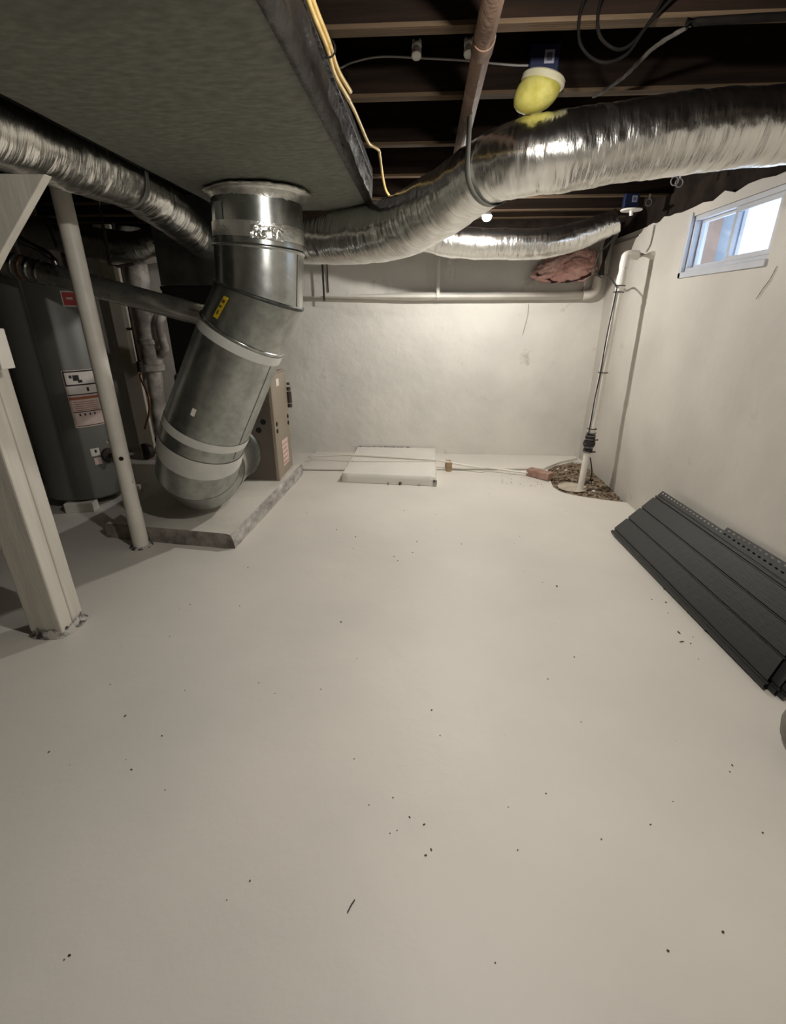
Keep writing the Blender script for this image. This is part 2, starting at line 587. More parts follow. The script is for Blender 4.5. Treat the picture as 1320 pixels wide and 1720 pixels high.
# ---- ceiling: subfloor boards on joists
ceiling = bpy.data.objects.new('ceiling', None)
COL.objects.link(ceiling)
ceiling.location = (0, 0, ZJ)
ORG['ceiling'] = Vector((0, 0, ZJ))
struct(ceiling)
x = XL - .1
board_me = None
while x < XR + .2:
    if board_me is None:
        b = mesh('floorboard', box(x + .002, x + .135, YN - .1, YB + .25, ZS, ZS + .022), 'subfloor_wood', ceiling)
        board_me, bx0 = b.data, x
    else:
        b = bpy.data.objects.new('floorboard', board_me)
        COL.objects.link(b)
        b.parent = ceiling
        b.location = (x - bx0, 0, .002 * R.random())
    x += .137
mesh('light_leak_cover', box(XL - .3, XR + .35, YN - .3, YB + .35, ZS + .026, ZS + .05), 'subfloor_wood', ceiling)  # unseen layer added to keep sky light out of the board gaps
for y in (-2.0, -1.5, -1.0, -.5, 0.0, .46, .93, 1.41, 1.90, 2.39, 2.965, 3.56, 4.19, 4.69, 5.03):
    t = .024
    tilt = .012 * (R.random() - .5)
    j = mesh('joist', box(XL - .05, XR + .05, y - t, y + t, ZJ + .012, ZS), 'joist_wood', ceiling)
    mesh('joist_underside_lit', box(XL - .05, XR + .05, y - t, y + t, ZJ, ZJ + .012), 'joist_underside_lit', j)

# ---- window
w = bpy.data.objects.new('window_1', None)
COL.objects.link(w)
w.location = (XR + .06, (WY0 + WY1) / 2, WZ0)
ORG['window_1'] = Vector(w.location)
struct(w)
fx0, fx1 = XR + .012, XR + .085
ft = .028
mesh('frame', join(box(fx0, fx1, WY0, WY1, WZ0, WZ0 + ft), box(fx0, fx1, WY0, WY1, WZ1 - ft, WZ1),
                   box(fx0, fx1, WY0, WY0 + ft, WZ0 + ft, WZ1 - ft), box(fx0, fx1, WY1 - ft, WY1, WZ0 + ft, WZ1 - ft)), 'vinyl_white_shaded', w, bevel=.003)
mesh('casing', join(box(XR - .012, XR + .012, WY1 - .012, WY1 + .022, WZ0 - .03, WZ1 + .02), box(XR - .012, XR + .012, WY0, WY1 + .022, WZ0 - .03, WZ0 + .004)), 'vinyl_white_shaded', w, bevel=.003)
ym = 3.205


def sash(y0, y1, x0, x1, st):
    z0, z1 = WZ0 + ft, WZ1 - ft
    s = mesh('sash', join(box(x0, x1, y0, y1, z0, z0 + st), box(x0, x1, y0, y1, z1 - st, z1), box(x0, x1, y0, y0 + st, z0 + st, z1 - st),
                          box(x0, x1, y1 - st, y1, z0 + st, z1 - st)), 'vinyl_white_shaded', w, bevel=.002)
    mesh('pane', box((x0 + x1) / 2 - .002, (x0 + x1) / 2 + .002, y0 + st, y1 - st, z0 + st, z1 - st), 'pane_glass', s)


sash(ym - .012, WY1 - ft, fx0 + .038, fx0 + .06, .016)
sash(WY0 + ft, ym + .022, fx0 + .008, fx0 + .032, .026)

# neighbouring house seen through the far pane
nh = thing('neighbour_house', (5.3, 12.0, -.5), 'tan sided house wall outside, seen through the far window pane', 'house')
mesh('wall', box(4.4, 5.74, 11.0, 14.0, -.5, 6.0), 'neighbour_tan', nh)
mesh('corner_wall', box(5.74, 6.16, 11.15, 14.0, -.5, 6.0), 'neighbour_blue', nh)

# ================================================================ trunk duct under the joists
TX0, TX1, TZ0, TZ1, TY1 = -1.29, -.352, 2.05, 2.245, 3.42
trunk = thing('trunk_duct', (-.81, 1.4, TZ0), 'long flat grey-green wrapped trunk duct hung under the joists', 'duct')
V, F = [], []
nx, nyy = 26, 110
for j in range(nyy + 1):
    y = YN + .1 + (TY1 - YN - .1) * j / nyy
    for i in range(nx + 1):
        x = TX0 + (TX1 - TX0) * i / nx
        e = min(1, 6 * min(i, nx - i) / nx)
        V.append((x, y, TZ0 + .009 * e * (nz(x * .9, y * 2.3, 1) + .35 * nz(x * 1.6, y * 6, 3)) + .012 * (1 - e) ** 2))
for j in range(nyy):
    for i in range(nx):
        k = j * (nx + 1) + i
        F.append((k, k + 1, k + nx + 2, k + nx + 1))
mesh('bottom_wrap', (V, F), 'duct_wrap', trunk, smooth=True)


def side_sheet(xs, out, seed):
    V, F = [], []
    nzv = 8
    for j in range(nyy + 1):
        y = YN + .1 + (TY1 - YN - .1) * j / nyy
        for i in range(nzv + 1):
            z = TZ0 + .008 + (TZ1 - TZ0 - .008) * i / nzv
            V.append((xs + out * (.006 + .016 * abs(nz(y * 3.1, z * 9, seed)) + .012 * nz(y * 9, z * 14, seed + 3)), y, z))
    for j in range(nyy):
        for i in range(nzv):
            k = j * (nzv + 1) + i
            F.append((k, k + 1, k + nzv + 2, k + nzv + 1))
    return V, F


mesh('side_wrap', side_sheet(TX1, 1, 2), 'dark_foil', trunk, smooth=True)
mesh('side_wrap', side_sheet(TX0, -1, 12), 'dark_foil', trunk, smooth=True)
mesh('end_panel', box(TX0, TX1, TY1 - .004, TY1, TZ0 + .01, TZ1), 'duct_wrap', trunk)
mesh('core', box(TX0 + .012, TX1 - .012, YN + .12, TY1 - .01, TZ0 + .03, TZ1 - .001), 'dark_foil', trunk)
# torn foil flap along the lower right edge
V, F = [], []
for j in range(61):
    y = 1.2 + (TY1 - 1.2) * j / 60
    wv = .02 + .018 * abs(nz(y * 4, 1, 5)) + (.02 if 1.95 < y < 2.5 else 0)
    V += [(TX1 - .012, y, TZ0 - .003), (TX1 + .012 + .008 * nz(y * 7, 2, 2), y, TZ0 - .004 - .004 * nz(y * 5, 8, 1)), (TX1 + .024 + .008 * nz(y * 6, 4, 2), y, TZ0 + wv)]
for j in range(60):
    for i in range(2):
        k = j * 3 + i
        F.append((k, k + 1, k + 4, k + 3))
mesh('foil_edge', (V, F), 'dark_foil', trunk, smooth=True)
# flange rail along the top of the side
mesh('top_flange', box(TX1 + .004, TX1 + .022, YN + .1, TY1 - .1, TZ1 - .05, TZ1 - .002), 'dark_foil', trunk, bevel=.002)
# ================================================================ big return duct from the trunk to the furnace
DUCT_P = [(-.905, 2.90, 2.045, .235), (-.918, 2.90, 1.775, .237), (-.942, 2.90, 1.55, .239), (-1.065, 2.90, 1.345, .246), (-1.43, 2.93, .70, .262),
          (-1.515, 2.99, .50, .264), (-1.56, 3.12, .405, .258), (-1.59, 3.34, .375, .238), (-1.62, 3.835, .36, .222)]


class Mitre:
    def __init__(self, pts):
        self.P = [Vector(p[:3]) for p in pts]
        self.r = [p[3] for p in pts]
        m = len(pts)
        self.d = [(self.P[i + 1] - self.P[i]).normalized() for i in range(m - 1)]
        self.fr = []
        u, v = frame_for(self.d[0])
        for i in range(m - 1):
            d = self.d[i]
            u = (u - d * u.dot(d)).normalized()
            self.fr.append((u.copy(), d.cross(u).normalized()))

    def normal(self, i):
        if i == 0:
            return self.d[0]
        if i == len(self.P) - 1:
            return self.d[-1]
        return (self.d[i - 1] + self.d[i]).normalized()

    def ring(self, seg, t, n, grow=0.0, a0=0, a1=2 * math.pi):
        """ring on segment seg at fraction t (plane blends between the two mitres)"""
        d = self.d[seg]
        u, v = self.fr[seg]
        L = (self.P[seg + 1] - self.P[seg]).length
        nA, nB = self.normal(seg), self.normal(seg + 1)
        r = self.r[seg] * (1 - t) + self.r[seg + 1] * t + grow
        out = []
        for i in range(n):
            a = a0 + (a1 - a0) * i / (n if abs(a1 - a0) > 6.28 else n - 1)
            e = u * (r * math.cos(a)) + v * (r * math.sin(a))
            tA = -e.dot(nA) / d.dot(nA)
            tB = L - e.dot(nB) / d.dot(nB)
            out.append(self.P[seg] + e + d * (tA * (1 - t) + tB * t))
        return out


MD = Mitre(DUCT_P)
duct = thing('return_duct', (-1.5, 3.0, .12), 'large round galvanized duct bending from the trunk down to the furnace', 'duct')
ND = 56


def rings_mesh(rings, closed=True):
    n = len(rings[0])
    V = [p for r in rings for p in r]
    F = []
    for k in range(len(rings) - 1):
        for i in range(n if closed else n - 1):
            j = (i + 1) % n
            F.append((k * n + i, k * n + j, (k + 1) * n + j, (k + 1) * n + i))
    return V, F


for sgm in range(len(DUCT_P) - 1):
    nm = 'duct_section' if sgm in (0, 1, 3, 7) else 'elbow_gore'
    mt = 'galvanized' if sgm in (0, 1) else 'galvanized_dull'
    g = .0015 * (sgm % 2)
    mesh(nm, rings_mesh([MD.ring(sgm, t, ND, g) for t in (0, .33, .66, 1)]), mt, duct, smooth=True)
for sgm in (1, 2, 3):   # raised seam beads at the joints of the upper bend
    prof = [(-.010, .0), (-.006, .007), (0, .009), (.006, .007), (.010, .0)]
    L = (MD.P[sgm + 1] - MD.P[sgm]).length
    mesh('seam_bead', rings_mesh([MD.ring(sgm, (p + .0) / L, ND, g) for p, g in prof]), 'seam_dark' if sgm == 2 else 'galvanized', duct, smooth=True)
for sgm, t0, t1, mtn in ((0, .60, .86, 'foil_tape'), (3, .015, .085, 'silver_tape'), (3, .83, .90, 'silver_tape'), (4, .02, .45, 'silver_tape'), (7, .05, .2, 'foil_tape')):
    mesh('tape_band', rings_mesh([MD.ring(sgm, t, ND, .004 + .0015 * (k % 2)) for k, t in enumerate((t0, t0 * .6 + t1 * .4, t1))]), mtn, duct, smooth=True)
# lengthwise lock seam on the slanted section, on the furnace side
u3, v3 = MD.fr[3]


def ang_towards(seg, target):
    u, v = MD.fr[seg]
    t = Vector(target)
    return math.atan2(t.dot(v), t.dot(u))


a = ang_towards(3, (.92, -.30, 0))
mesh('lock_seam', rings_mesh([MD.ring(3, t, 4, .0025, a - .010, a + .010) for t in (0.02, .25, .5, .75, .98)], False), 'seam_dark', duct)
a = ang_towards(1, (.95, -.3, 0))
mesh('lock_seam', rings_mesh([MD.ring(1, t, 4, .0025, a - .012, a + .012) for t in (0.02, .5, .98)], False), 'seam_dark', duct)
# yellow sticker, crooked, on the tilted gore
a = ang_towards(2, (-.42, -.9, 0))
stk = mesh('sticker', rings_mesh([MD.ring(2, t, 4, .004, a - .07 + .10 * (t - .5), a + .07 + .10 * (t - .5)) for t in (.22, .4, .6, .78)], False), 'label_yellow', duct)
for (t0, t1, b0, b1) in ((.30, .38, -.045, .03), (.45, .50, -.02, .05), (.58, .68, .0, .045)):
    mesh('print_mark', rings_mesh([MD.ring(2, t, 3, .0055, a + b0, a + b1) for t in (t0, t1)], False), 'sticker_mark', stk)
# white splash of paint on the slanted section
a = ang_towards(3, (-.1, -1, 0))
mesh('paint_spot', rings_mesh([MD.ring(3, t, 4, .003, a - .05, a + .05) for t in (.60, .63, .66)], False), 'pvc_white', duct)
# grey paper patch and crumpled tape on the top section
a = ang_towards(0, (-.62, -.8, 0))
mesh('paper_patch', rings_mesh([MD.ring(0, t, 4, .003, a - .16, a + .12) for t in (.30, .5, .72)], False), 'strap_grey', duct)
a = ang_towards(0, (.42, -.9, 0))
cr = []
for k in range(13):
    t = .66 + .22 * k / 12
    ring = MD.ring(0, t, 22, .005, a - .4, a + .3)
    c = MD.P[0].lerp(MD.P[1], t)
    cr.append([p + (p - c).normalized() * (.008 * abs(nz(p.x * 40, p.z * 40, p.y * 40))) for p in ring])
mesh('crumpled_tape', rings_mesh(cr, False), 'foil_tape', duct)
# torn foil collar against the trunk
V, F = [], []
n = 72
for i in range(n):
    a = 2 * math.pi * i / n
    rr = .262 + .018 * nz(math.cos(a) * 3, math.sin(a) * 3, 5) + .012 * nz(math.cos(a) * 9, math.sin(a) * 9, 2)
    if math.cos(a) > .3:
        rr += .02 * math.cos(a)
    cx, cy = -.905, 2.90
    for (r, z) in ((.234, 1.985 + .008 * nz(i * .7, 1, 1)), (.240, 2.018), (.252, 2.032), (rr, 2.030 + .008 * nz(i * .9, 2, 2)), (rr - .004, 2.040)):
        V.append((cx + r * math.cos(a), cy + r * math.sin(a), z))
for i in range(n):
    j = (i + 1) % n
    for k in range(4):
        F.append((i * 5 + k, j * 5 + k, j * 5 + k + 1, i * 5 + k + 1))
mesh('foil_collar', (V, F), 'foil_tape', duct, smooth=True)
# starting flange at the furnace
mesh('flange', lathe([(.222, 0), (.244, 0), (.244, .012), (.222, .012)], (-1.62, 3.826, .36), 48, (0, 1, 0), caps=False), 'galvanized_dull', duct)

# ================================================================ furnace on its pad
pad = thing('concrete_pad', (-1.75, 3.5, 0), 'low concrete pad with bare grey sides under the furnace', 'pad')
pt = [(-2.20, 2.865), (-1.245, 2.745), (-1.165, 4.36), (-2.20, 4.40)]
V = []
for z, gr in ((0, .012), (.04, .006), (.085, .0), (.1, -.012)):
    for k in range(4):
        p, q = Vector((*pt[k], 0)), Vector((*pt[(k + 1) % 4], 0))
        nn = Vector(((q - p).y, -(q - p).x, 0)).normalized()
        for i in range(16):
            c = p.lerp(q, i / 16)
            w_ = gr + (.010 * nz(c.x * 9, c.y * 9, z * 20) if z < .099 else .004 * nz(c.x * 9, c.y * 9, 1))
            V.append(c + nn * w_ + Vector((0, 0, z)))
n = 64
Ffront = [(k * n + i, k * n + (i + 1) % n, (k + 1) * n + (i + 1) % n, (k + 1) * n + i) for k in range(3) for i in range(16)]
Fside = [(k * n + i, k * n + (i + 1) % n, (k + 1) * n + (i + 1) % n, (k + 1) * n + i) for k in range(3) for i in range(16, 64)]


def sub(V, F):
    idx = sorted(set(i for f in F for i in f))
    mp = {a: b for b, a in enumerate(idx)}
    return [V[i] for i in idx], [tuple(mp[i] for i in f) for f in F]


mesh('front_edge', sub(V, Ffront), 'pad_front', pad, smooth=True)
mesh('side_edge', sub(V, Fside), 'pad_side', pad, smooth=True)
mesh('pad_top', (V[3 * n:], [tuple(range(n))]), 'pad_concrete', pad)

FX0, FX1, FY0, FY1, FZ0, FZ1 = -2.03, -1.235, 3.845, 4.29, .1, 1.0
fur = thing('furnace', (-1.63, 4.07, FZ0), 'brown steel furnace cabinet on the concrete pad', 'furnace')
mesh('cabinet', box(FX0, FX1 - .012, FY0 + .006, FY1, FZ0, FZ1), 'furnace_brown', fur, bevel=.006)
mesh('front_panel', box(FX0 + .012, FX1 - .03, FY0 - .004, FY0 + .008, FZ0 + .012, FZ1 - .10), 'furnace_front_shaded', fur, bevel=.004)
mesh('top_rail', box(FX0, FX1 - .012, FY0 - .006, FY0 + .01, FZ1 - .085, FZ1 - .01), 'plenum_metal', fur, bevel=.003)
sp = mesh('side_panel', box(FX1 - .014, FX1, FY0 + .03, FY1 - .004, FZ0 + .014, FZ1 - .012), 'furnace_brown', fur, bevel=.004)
mesh('corner_trim', box(FX1 - .03, FX1 + .002, FY0 - .003, FY0 + .026, FZ0 + .004, FZ1), 'furnace_brown', fur, bevel=.006)


def side_patch(nm, y0, y1, z0, z1, m, par, off=.001, th=.002):
    return mesh(nm, box(FX1 + off, FX1 + off + th, y0, y1, z0, z1), m, par)


lb = side_patch('rating_label', 3.99, 4.17, .19, .42, 'label_pink', sp)
for k in range(5):
    side_patch('print_line', 4.0, 4.15 - .02 * (k % 2), .21 + .042 * k, .217 + .042 * k, 'label_orange', lb, .0032, .0006)
side_patch('label', 3.98, 4.06, .89, .95, 'label_white', sp)
for (y, z) in ((3.90, .59), (3.90, .53), (4.245, .59), (4.245, .53)):
    mesh('knockout', cyl((FX1 - .002, y, z), (FX1 + .004, y, z), .019, n=14), 'hole_black', sp)
for (xx, z) in ((-1.33, .62), (-1.375, .55)):
    mesh('knockout', cyl((xx, FY0 - .006, z), (xx, FY0 - .003, z), .024, n=16), 'hole_black', fur)
# gas controls on the far end
for (z0, z1, rr) in ((.66, .69, .02), (.70, .80, .022), (.81, .84, .018), (.86, .88, .014)):
    mesh('gas_fitting', cyl((FX1 + .012, FY1 + .02, z0), (FX1 + .012, FY1 + .02, z1), rr, n=14), 'rod_dark', fur)
mesh('line_set', tube([(-1.29, 4.12, .99), (-1.31, 4.12, 1.05), (-1.34, 4.12, 1.14), (-1.35, 4.12, 1.20)], .014, 10), 'wood_raw', fur, smooth=True)

coil = thing('coil_case', (-1.67, 4.07, FZ1), 'black cooling coil case standing on top of the furnace', 'coil case')
mesh('case', box(-2.025, -1.36, 3.87, 4.28, FZ1 + .002, 1.645), 'coil_black', coil, bevel=.004)
mesh('rim', box(-2.03, -1.35, 3.862, 4.285, 1.62, 1.65), 'coil_black', coil, bevel=.003)
plen = thing('supply_plenum', (-1.64, 4.07, 1.652), 'dull grey sheet metal plenum above the black coil case', 'plenum')
mesh('body', box(-2.02, -1.27, 3.865, 4.28, 1.653, 2.235), 'plenum_metal', plen, bevel=.003)
mesh('cross_seam', box(-2.025, -1.265, 3.86, 4.285, 1.93, 1.945), 'plenum_metal', plen)

# ================================================================ insulated flexible ducts in foil jackets
def foil_flex(name, pts, label, per, n=56, amp=1.0, seed=0, pinch=None, grp=None):
    t = thing(name, pts[0][:3], label, 'duct', grp)

    def rf(s, a, r):
        e = .012 * nz(s * 9, math.cos(a) * 1.2 + seed, math.sin(a) * 1.2) + .007 * nz(s * 30, math.cos(a) * 2.4 + seed, math.sin(a) * 2.4) \
            + .0035 * nz(s * 75, math.cos(a) * 4 + seed, math.sin(a) * 4)
        return r + amp * .5 * e
    mesh('foil_jacket', tube(pts, 0, n, per, True, rf), 'foil', t, smooth=True)
    return t


fr = foil_flex('flexible_duct', [(-1.262, 3.86, 1.985, .15), (-1.0, 3.76, 1.955, .162), (-.6, 3.55, 1.925, .165), (-.2, 3.22, 1.915, .162), (.08, 2.82, 1.972, .15),
                                 (.27, 2.44, 2.02, .128), (.44, 2.31, 2.03, .133), (.72, 2.29, 2.06, .13), (1.05, 2.29, 2.09, .128), (1.36, 2.30, 2.108, .125), (1.69, 2.30, 2.11, .125)],
               'foil jacketed flexible duct sweeping from the plenum to the right wall', 36, seed=1)
# hanging strap at the sharp bend
def strap(par, c, axis, r, ztop, wid=.022, mat='strap_grey'):
    ax = Vector(axis).normalized()
    u = Vector((0, 0, 1)).cross(ax).normalized()
    c = Vector(c)
    ring = []
    for i in range(25):
        a = math.pi * i / 24
        ring.append(c + u * (r * math.cos(a)) - Vector((0, 0, 1)) * (r * math.sin(a)))
    path = [ring[0] + Vector((0, 0, ztop - c.z))] + ring + [ring[-1] + Vector((0, 0, ztop - c.z))]
    V, F = [], []
    for p in path:
        V += [p - ax * wid, p + ax * wid]
    for i in range(len(path) - 1):
        F.append((2 * i, 2 * i + 1, 2 * i + 3, 2 * i + 2))
    return mesh('hanging_strap', (V, F), mat, par, smooth=True, solid=.002)


strap(fr, (.272, 2.436, 2.02), (.42, -.66, 0), .134, 2.24, .016)
f2 = foil_flex('flexible_duct', [(-.75, 4.40, 2.10, .10), (-.3, 4.46, 2.09, .11), (.0, 4.49, 2.045, .118), (.25, 4.5, 2.0, .118), (.6, 4.5, 1.985, .115), (.95, 4.5, 1.985, .113),
                                 (1.2, 4.5, 2.03, .105), (1.40, 4.5, 2.095, .095), (1.52, 4.48, 2.14, .085)],
               'short foil flexible duct sagging in front of the back wall near the lit bulb', 22, seed=4)
f3 = foil_flex('flexible_duct', [(-1.66, .2, 2.075, .135), (-1.62, 1.2, 2.075, .135), (-1.545, 2.0, 2.068, .135), (-1.515, 2.3, 2.065, .132), (-1.45, 2.6, 2.043, .118), (-1.46, 2.85, 2.02, .122),
                                 (-1.50, 3.2, 1.985, .118), (-1.56, 3.6, 1.93, .105), (-1.59, 3.86, 1.90, .09)],
               'foil flexible duct running along the left side of the wrapped trunk', 26, seed=8)
strap(f3, (-1.45, 2.60, 2.045), (.1, 1, 0), .122, 2.24, .014)
f4 = foil_flex('flexible_duct', [(-2.03, 4.07, 1.98, .11), (-2.3, 4.10, 1.93, .12), (-2.7, 4.2, 1.98, .12), (-3.1, 4.3, 2.06, .12), (-3.4, 4.4, 2.1, .12)],
               'dim foil flexible duct leaving the plenum above the water heater', 20, seed=12)

# ================================================================ water heater
TC = Vector((-2.785, 3.61))
TR = .318
tank = thing('water_heater', (TC.x, TC.y, .08), 'tall dark grey cylindrical water heater behind the steel post', 'water heater')
mesh('jacket', lathe([(TR - .06, .08), (TR - .012, .085), (TR, .10), (TR, 1.66), (TR - .01, 1.685), (TR - .06, 1.70), (.02, 1.715)], (TC.x, TC.y, 0), 64), 'tank_grey', tank, smooth=True, autosmooth=True)


def tank_patch(nm, a0, a1, z0, z1, m, par, off=.002, n=8):
    """curved patch on the jacket; angles in degrees from the -Y direction, positive to +X"""
    V, F = [], []
    for i in range(n + 1):
        a = math.radians(a0 + (a1 - a0) * i / n)
        for z in (z0, z1):
            V.append((TC.x + (TR + off) * math.sin(a), TC.y - (TR + off) * math.cos(a), z))
    for i in range(n):
        F.append((2 * i, 2 * i + 2, 2 * i + 3, 2 * i + 1))
    return mesh(nm, (V, F), m, par, smooth=True)


mesh('bottom_band', lathe([(TR + .003, .10), (TR + .003, .125)], (TC.x, TC.y, 0), 64, caps=False), 'tank_grey', tank, smooth=True)
tank_patch('jacket_seam', 16, 19, .12, 1.66, 'tank_seam', tank, .002, 2)
lab = tank_patch('instruction_label', 35, 75, .66, 1.075, 'label_pink', tank)
tank_patch('header', 36, 74, .965, 1.07, 'ink', lab, .003)
tank_patch('header_panel', 37.5, 72.5, .975, 1.06, 'label_white', lab, .004)
tank_patch('symbol', 46, 53, 1.0, 1.04, 'ink', lab, .005, 3)
tank_patch('symbol', 42, 45, 1.02, 1.04, 'ink', lab, .005, 2)
tank_patch('symbol', 51, 56, .985, 1.005, 'ink', lab, .005, 2)
tank_patch('white_panel', 36, 74, .905, .962, 'label_white', lab, .003)
tank_patch('symbol', 59, 62, .918, .948, 'ink', lab, .004, 2)
tank_patch('print_line', 36, 74, .897, .905, 'ink', lab, .0035)
tank_patch('orange_strip', 36, 74, .865, .885, 'label_orange', lab, .003)
tank_patch('print_line', 37, 73, .772, .778, 'ink', lab, .003)
tank_patch('print_line', 38, 72, .668, .673, 'ink', lab, .003)
for k in range(4):
    tank_patch('print_line', 43 + 6 * k, 45 + 6 * k, .745, .762, 'ink', lab, .003, 2)
for k in range(5):
    tank_patch('print_line', 40, 69, .785 + .015 * k, .789 + .015 * k, 'label_orange', lab, .003)
rl = tank_patch('warning_label', 56, 75, 1.50, 1.60, 'label_white', tank)
rl2 = tank_patch('warning_field', 57.2, 75, 1.508, 1.592, 'label_red', rl, .003)
tank_patch('print_line', 61, 69, 1.545, 1.56, 'label_pink', rl, .004, 3)
sl = tank_patch('small_label', 45, 56, .43, .49, 'label_white', tank, .002, 4)
tank_patch('symbol', 50, 52.5, .455, .478, 'ink', sl, .003, 2)
tank_patch('small_label', 47, 56, .36, .415, 'label_pink', tank, .002, 4)
a = math.radians(66)
dv = Vector((math.sin(a), -math.cos(a), 0))
base = Vector((TC.x, TC.y, .42)) + dv * TR
mesh('drain_valve', join(cyl(base, base + dv * .03, .055, n=20)[:2], cyl(base + dv * .03, base + dv * .09, .018, n=12)[:2], cyl(base + dv * .07 - Vector((0, 0, .0)), base + dv * .07 - Vector((0, 0, .05)), .014, n=10)[:2]), 'rod_dark', tank)
# connections on the top of the tank
mesh('water_connector', tube([(-2.62, 3.60, 1.71), (-2.63, 3.60, 1.80), (-2.70, 3.58, 1.87), (-2.80, 3.55, 1.93), (-2.84, 3.54, 2.06)], .022, 12, rfun=lambda s, a, r: r + .003 * math.sin(s * 420)), 'clamp_steel', tank, smooth=True)
mesh('water_connector', tube([(-2.90, 3.62, 1.71), (-2.90, 3.62, 1.85), (-2.92, 3.62, 2.1)], .018, 10), 'cable_grey', tank, smooth=True)
for i, (bx, by) in enumerate(((-2.70, 3.32), (-2.56, 3.74), (-2.98, 3.72))):
    o = mesh('paver_block', obox((bx, by, .039), (.97, .22, 0), .105, (-.22, .97, 0), .05, (0, 0, 1), .039), 'slab_paint' if i == 0 else 'pad_concrete', bevel=.004)
    tag(o, ['white painted block under the front of the water heater', 'block under the water heater on the furnace side', 'block under the back of the water heater'][i], 'block')

# ---- galvanized vent pipe crossing in front of the heater
vp = thing('vent_pipe', (-2.1, 3.19, 1.58), 'thin shiny galvanized vent pipe sloping across the water heater', 'pipe')
vpts = [(-3.30, 3.165, 1.885), (-2.62, 3.18, 1.735)]
A, B_, C_ = Vector((-3.30, 3.165, 1.893)), Vector((-2.50, 3.185, 1.712)), Vector((-1.28, 3.22, 1.405))
mesh('pipe_section', cyl(A, B_, .071, n=32), 'vent_metal', vp, smooth=True, autosmooth=True)
mesh('pipe_section', cyl(B_, C_, .067, n=32), 'vent_metal', vp, smooth=True, autosmooth=True)
dn = (C_ - B_).normalized()
for k, o_ in enumerate((-.09, -.045, .0, .06)):
    mesh('coupling_ring', cyl(B_ + dn * o_, B_ + dn * (o_ + .018), .0745, n=32), 'copper' if k == 1 else 'galvanized', vp, smooth=True, autosmooth=True)
mesh('elbow', tube([tuple(C_), (-1.20, 3.26, 1.39), (-1.17, 3.36, 1.385), (-1.22, 3.6, 1.385), (-1.40, 3.86, 1.385)], .067, 20), 'galvanized', vp, smooth=True)

# ================================================================ posts
sp_ = thing('steel_column', (-1.885, 2.745, 0), 'slim round white steel column standing at the pad edge', 'column')
pb, ptp = Vector((-1.885, 2.745, .0)), Vector((-1.915, 2.80, 2.25))
dd = (ptp - pb).normalized()
mesh('tube', cyl(pb + dd * .01, pb + dd * 2.21, .047, n=28), 'white_steel', sp_, smooth=True, autosmooth=True)
mesh('sleeve', cyl(pb + dd * .004, pb + dd * .28, .0495, n=28), 'white_steel', sp_, smooth=True, autosmooth=True)
mesh('top_plate', box(-1.99, -1.84, 2.72, 2.88, 2.225, 2.249), 'rod_dark', sp_)
pp = pb + dd * .62
fwd = Vector((.52, -.85, 0)).normalized()
mesh('pin_hole', cyl(pp + fwd * .044, pp + fwd * .0482, .0135, n=16), 'hole_black', sp_)
mesh('bolt', cyl(pb + dd * .72 + Vector((-.046, -.012, 0)), pb + dd * .72 + Vector((-.058, -.014, 0)), .010, n=12), 'white_steel', sp_)
mesh('bolt', cyl(pb + dd * .46 + Vector((.046, -.01, 0)), pb + dd * .46 + Vector((.054, -.012, 0)), .007, n=12), 'white_steel', sp_)
mesh('base_grout', lathe([(.075, .0), (.066, .006), (.05, .012)], (-1.885, 2.745, 0), 20), 'paint_chip', sp_)

wp = thing('timber_post', (-1.80, 1.855, 0), 'thick white painted timber post with a split down one side', 'post')
PX0, PX1, PY0, PY1 = -1.885, -1.722, 1.775, 1.935
mesh('front_timber', box(PX0, PX1, PY0, 1.852, .012, 2.25), 'white_timber', wp, bevel=.008)
mesh('rear_timber', box(PX0 + .004, PX1 - .004, 1.860, PY1, .012, 2.25), 'white_timber', wp, bevel=.008)
mesh('split', box(PX0 + .006, PX1 - .013, 1.850, 1.862, .012, 2.25), 'wood_raw', wp)
V, F = [], []
n = 48
for i in range(n):
    a = 2 * math.pi * i / n
    ca, sa = math.cos(a), math.sin(a)
    k = 1 / max(abs(ca), abs(sa))
    for (g, z) in ((.026 + .010 * nz(ca * 4, sa * 4, 1), .001), (.012, .010 + .004 * nz(ca * 5, sa * 5, 3)), (.004, .034 + .03 * nz(ca * 4, sa * 4, 9))):
        rr = .080 * (.55 * k + .45 * 1.16) + g
        V.append((-1.8035 + rr * ca, 1.855 + rr * sa, max(.0005, z)))
for i in range(n):
    j = (i + 1) % n
    for k in range(2):
        F.append((i * 3 + k, j * 3 + k, j * 3 + k + 1, i * 3 + k + 1))
mesh('base_skirt', (V, F), 'paint_chip', wp, smooth=True)
mesh('gusset', prism([(-1.722, 1.80, 1.42), (-1.722, 1.80, 1.89), (-1.272, 1.80, 1.88), (-1.50, 1.80, 1.655)], (0, .035, 0)), 'white_timber', wp, bevel=.003)
ob = mesh('outlet_box', box(-1.722, -1.628, 1.795, 1.86, 1.252, 1.40), 'pvc_white', wp, bevel=.004)
mesh('cover_screw', cyl((-1.655, 1.7925, 1.285), (-1.655, 1.796, 1.285), .006, n=10), 'rod_dark', ob)

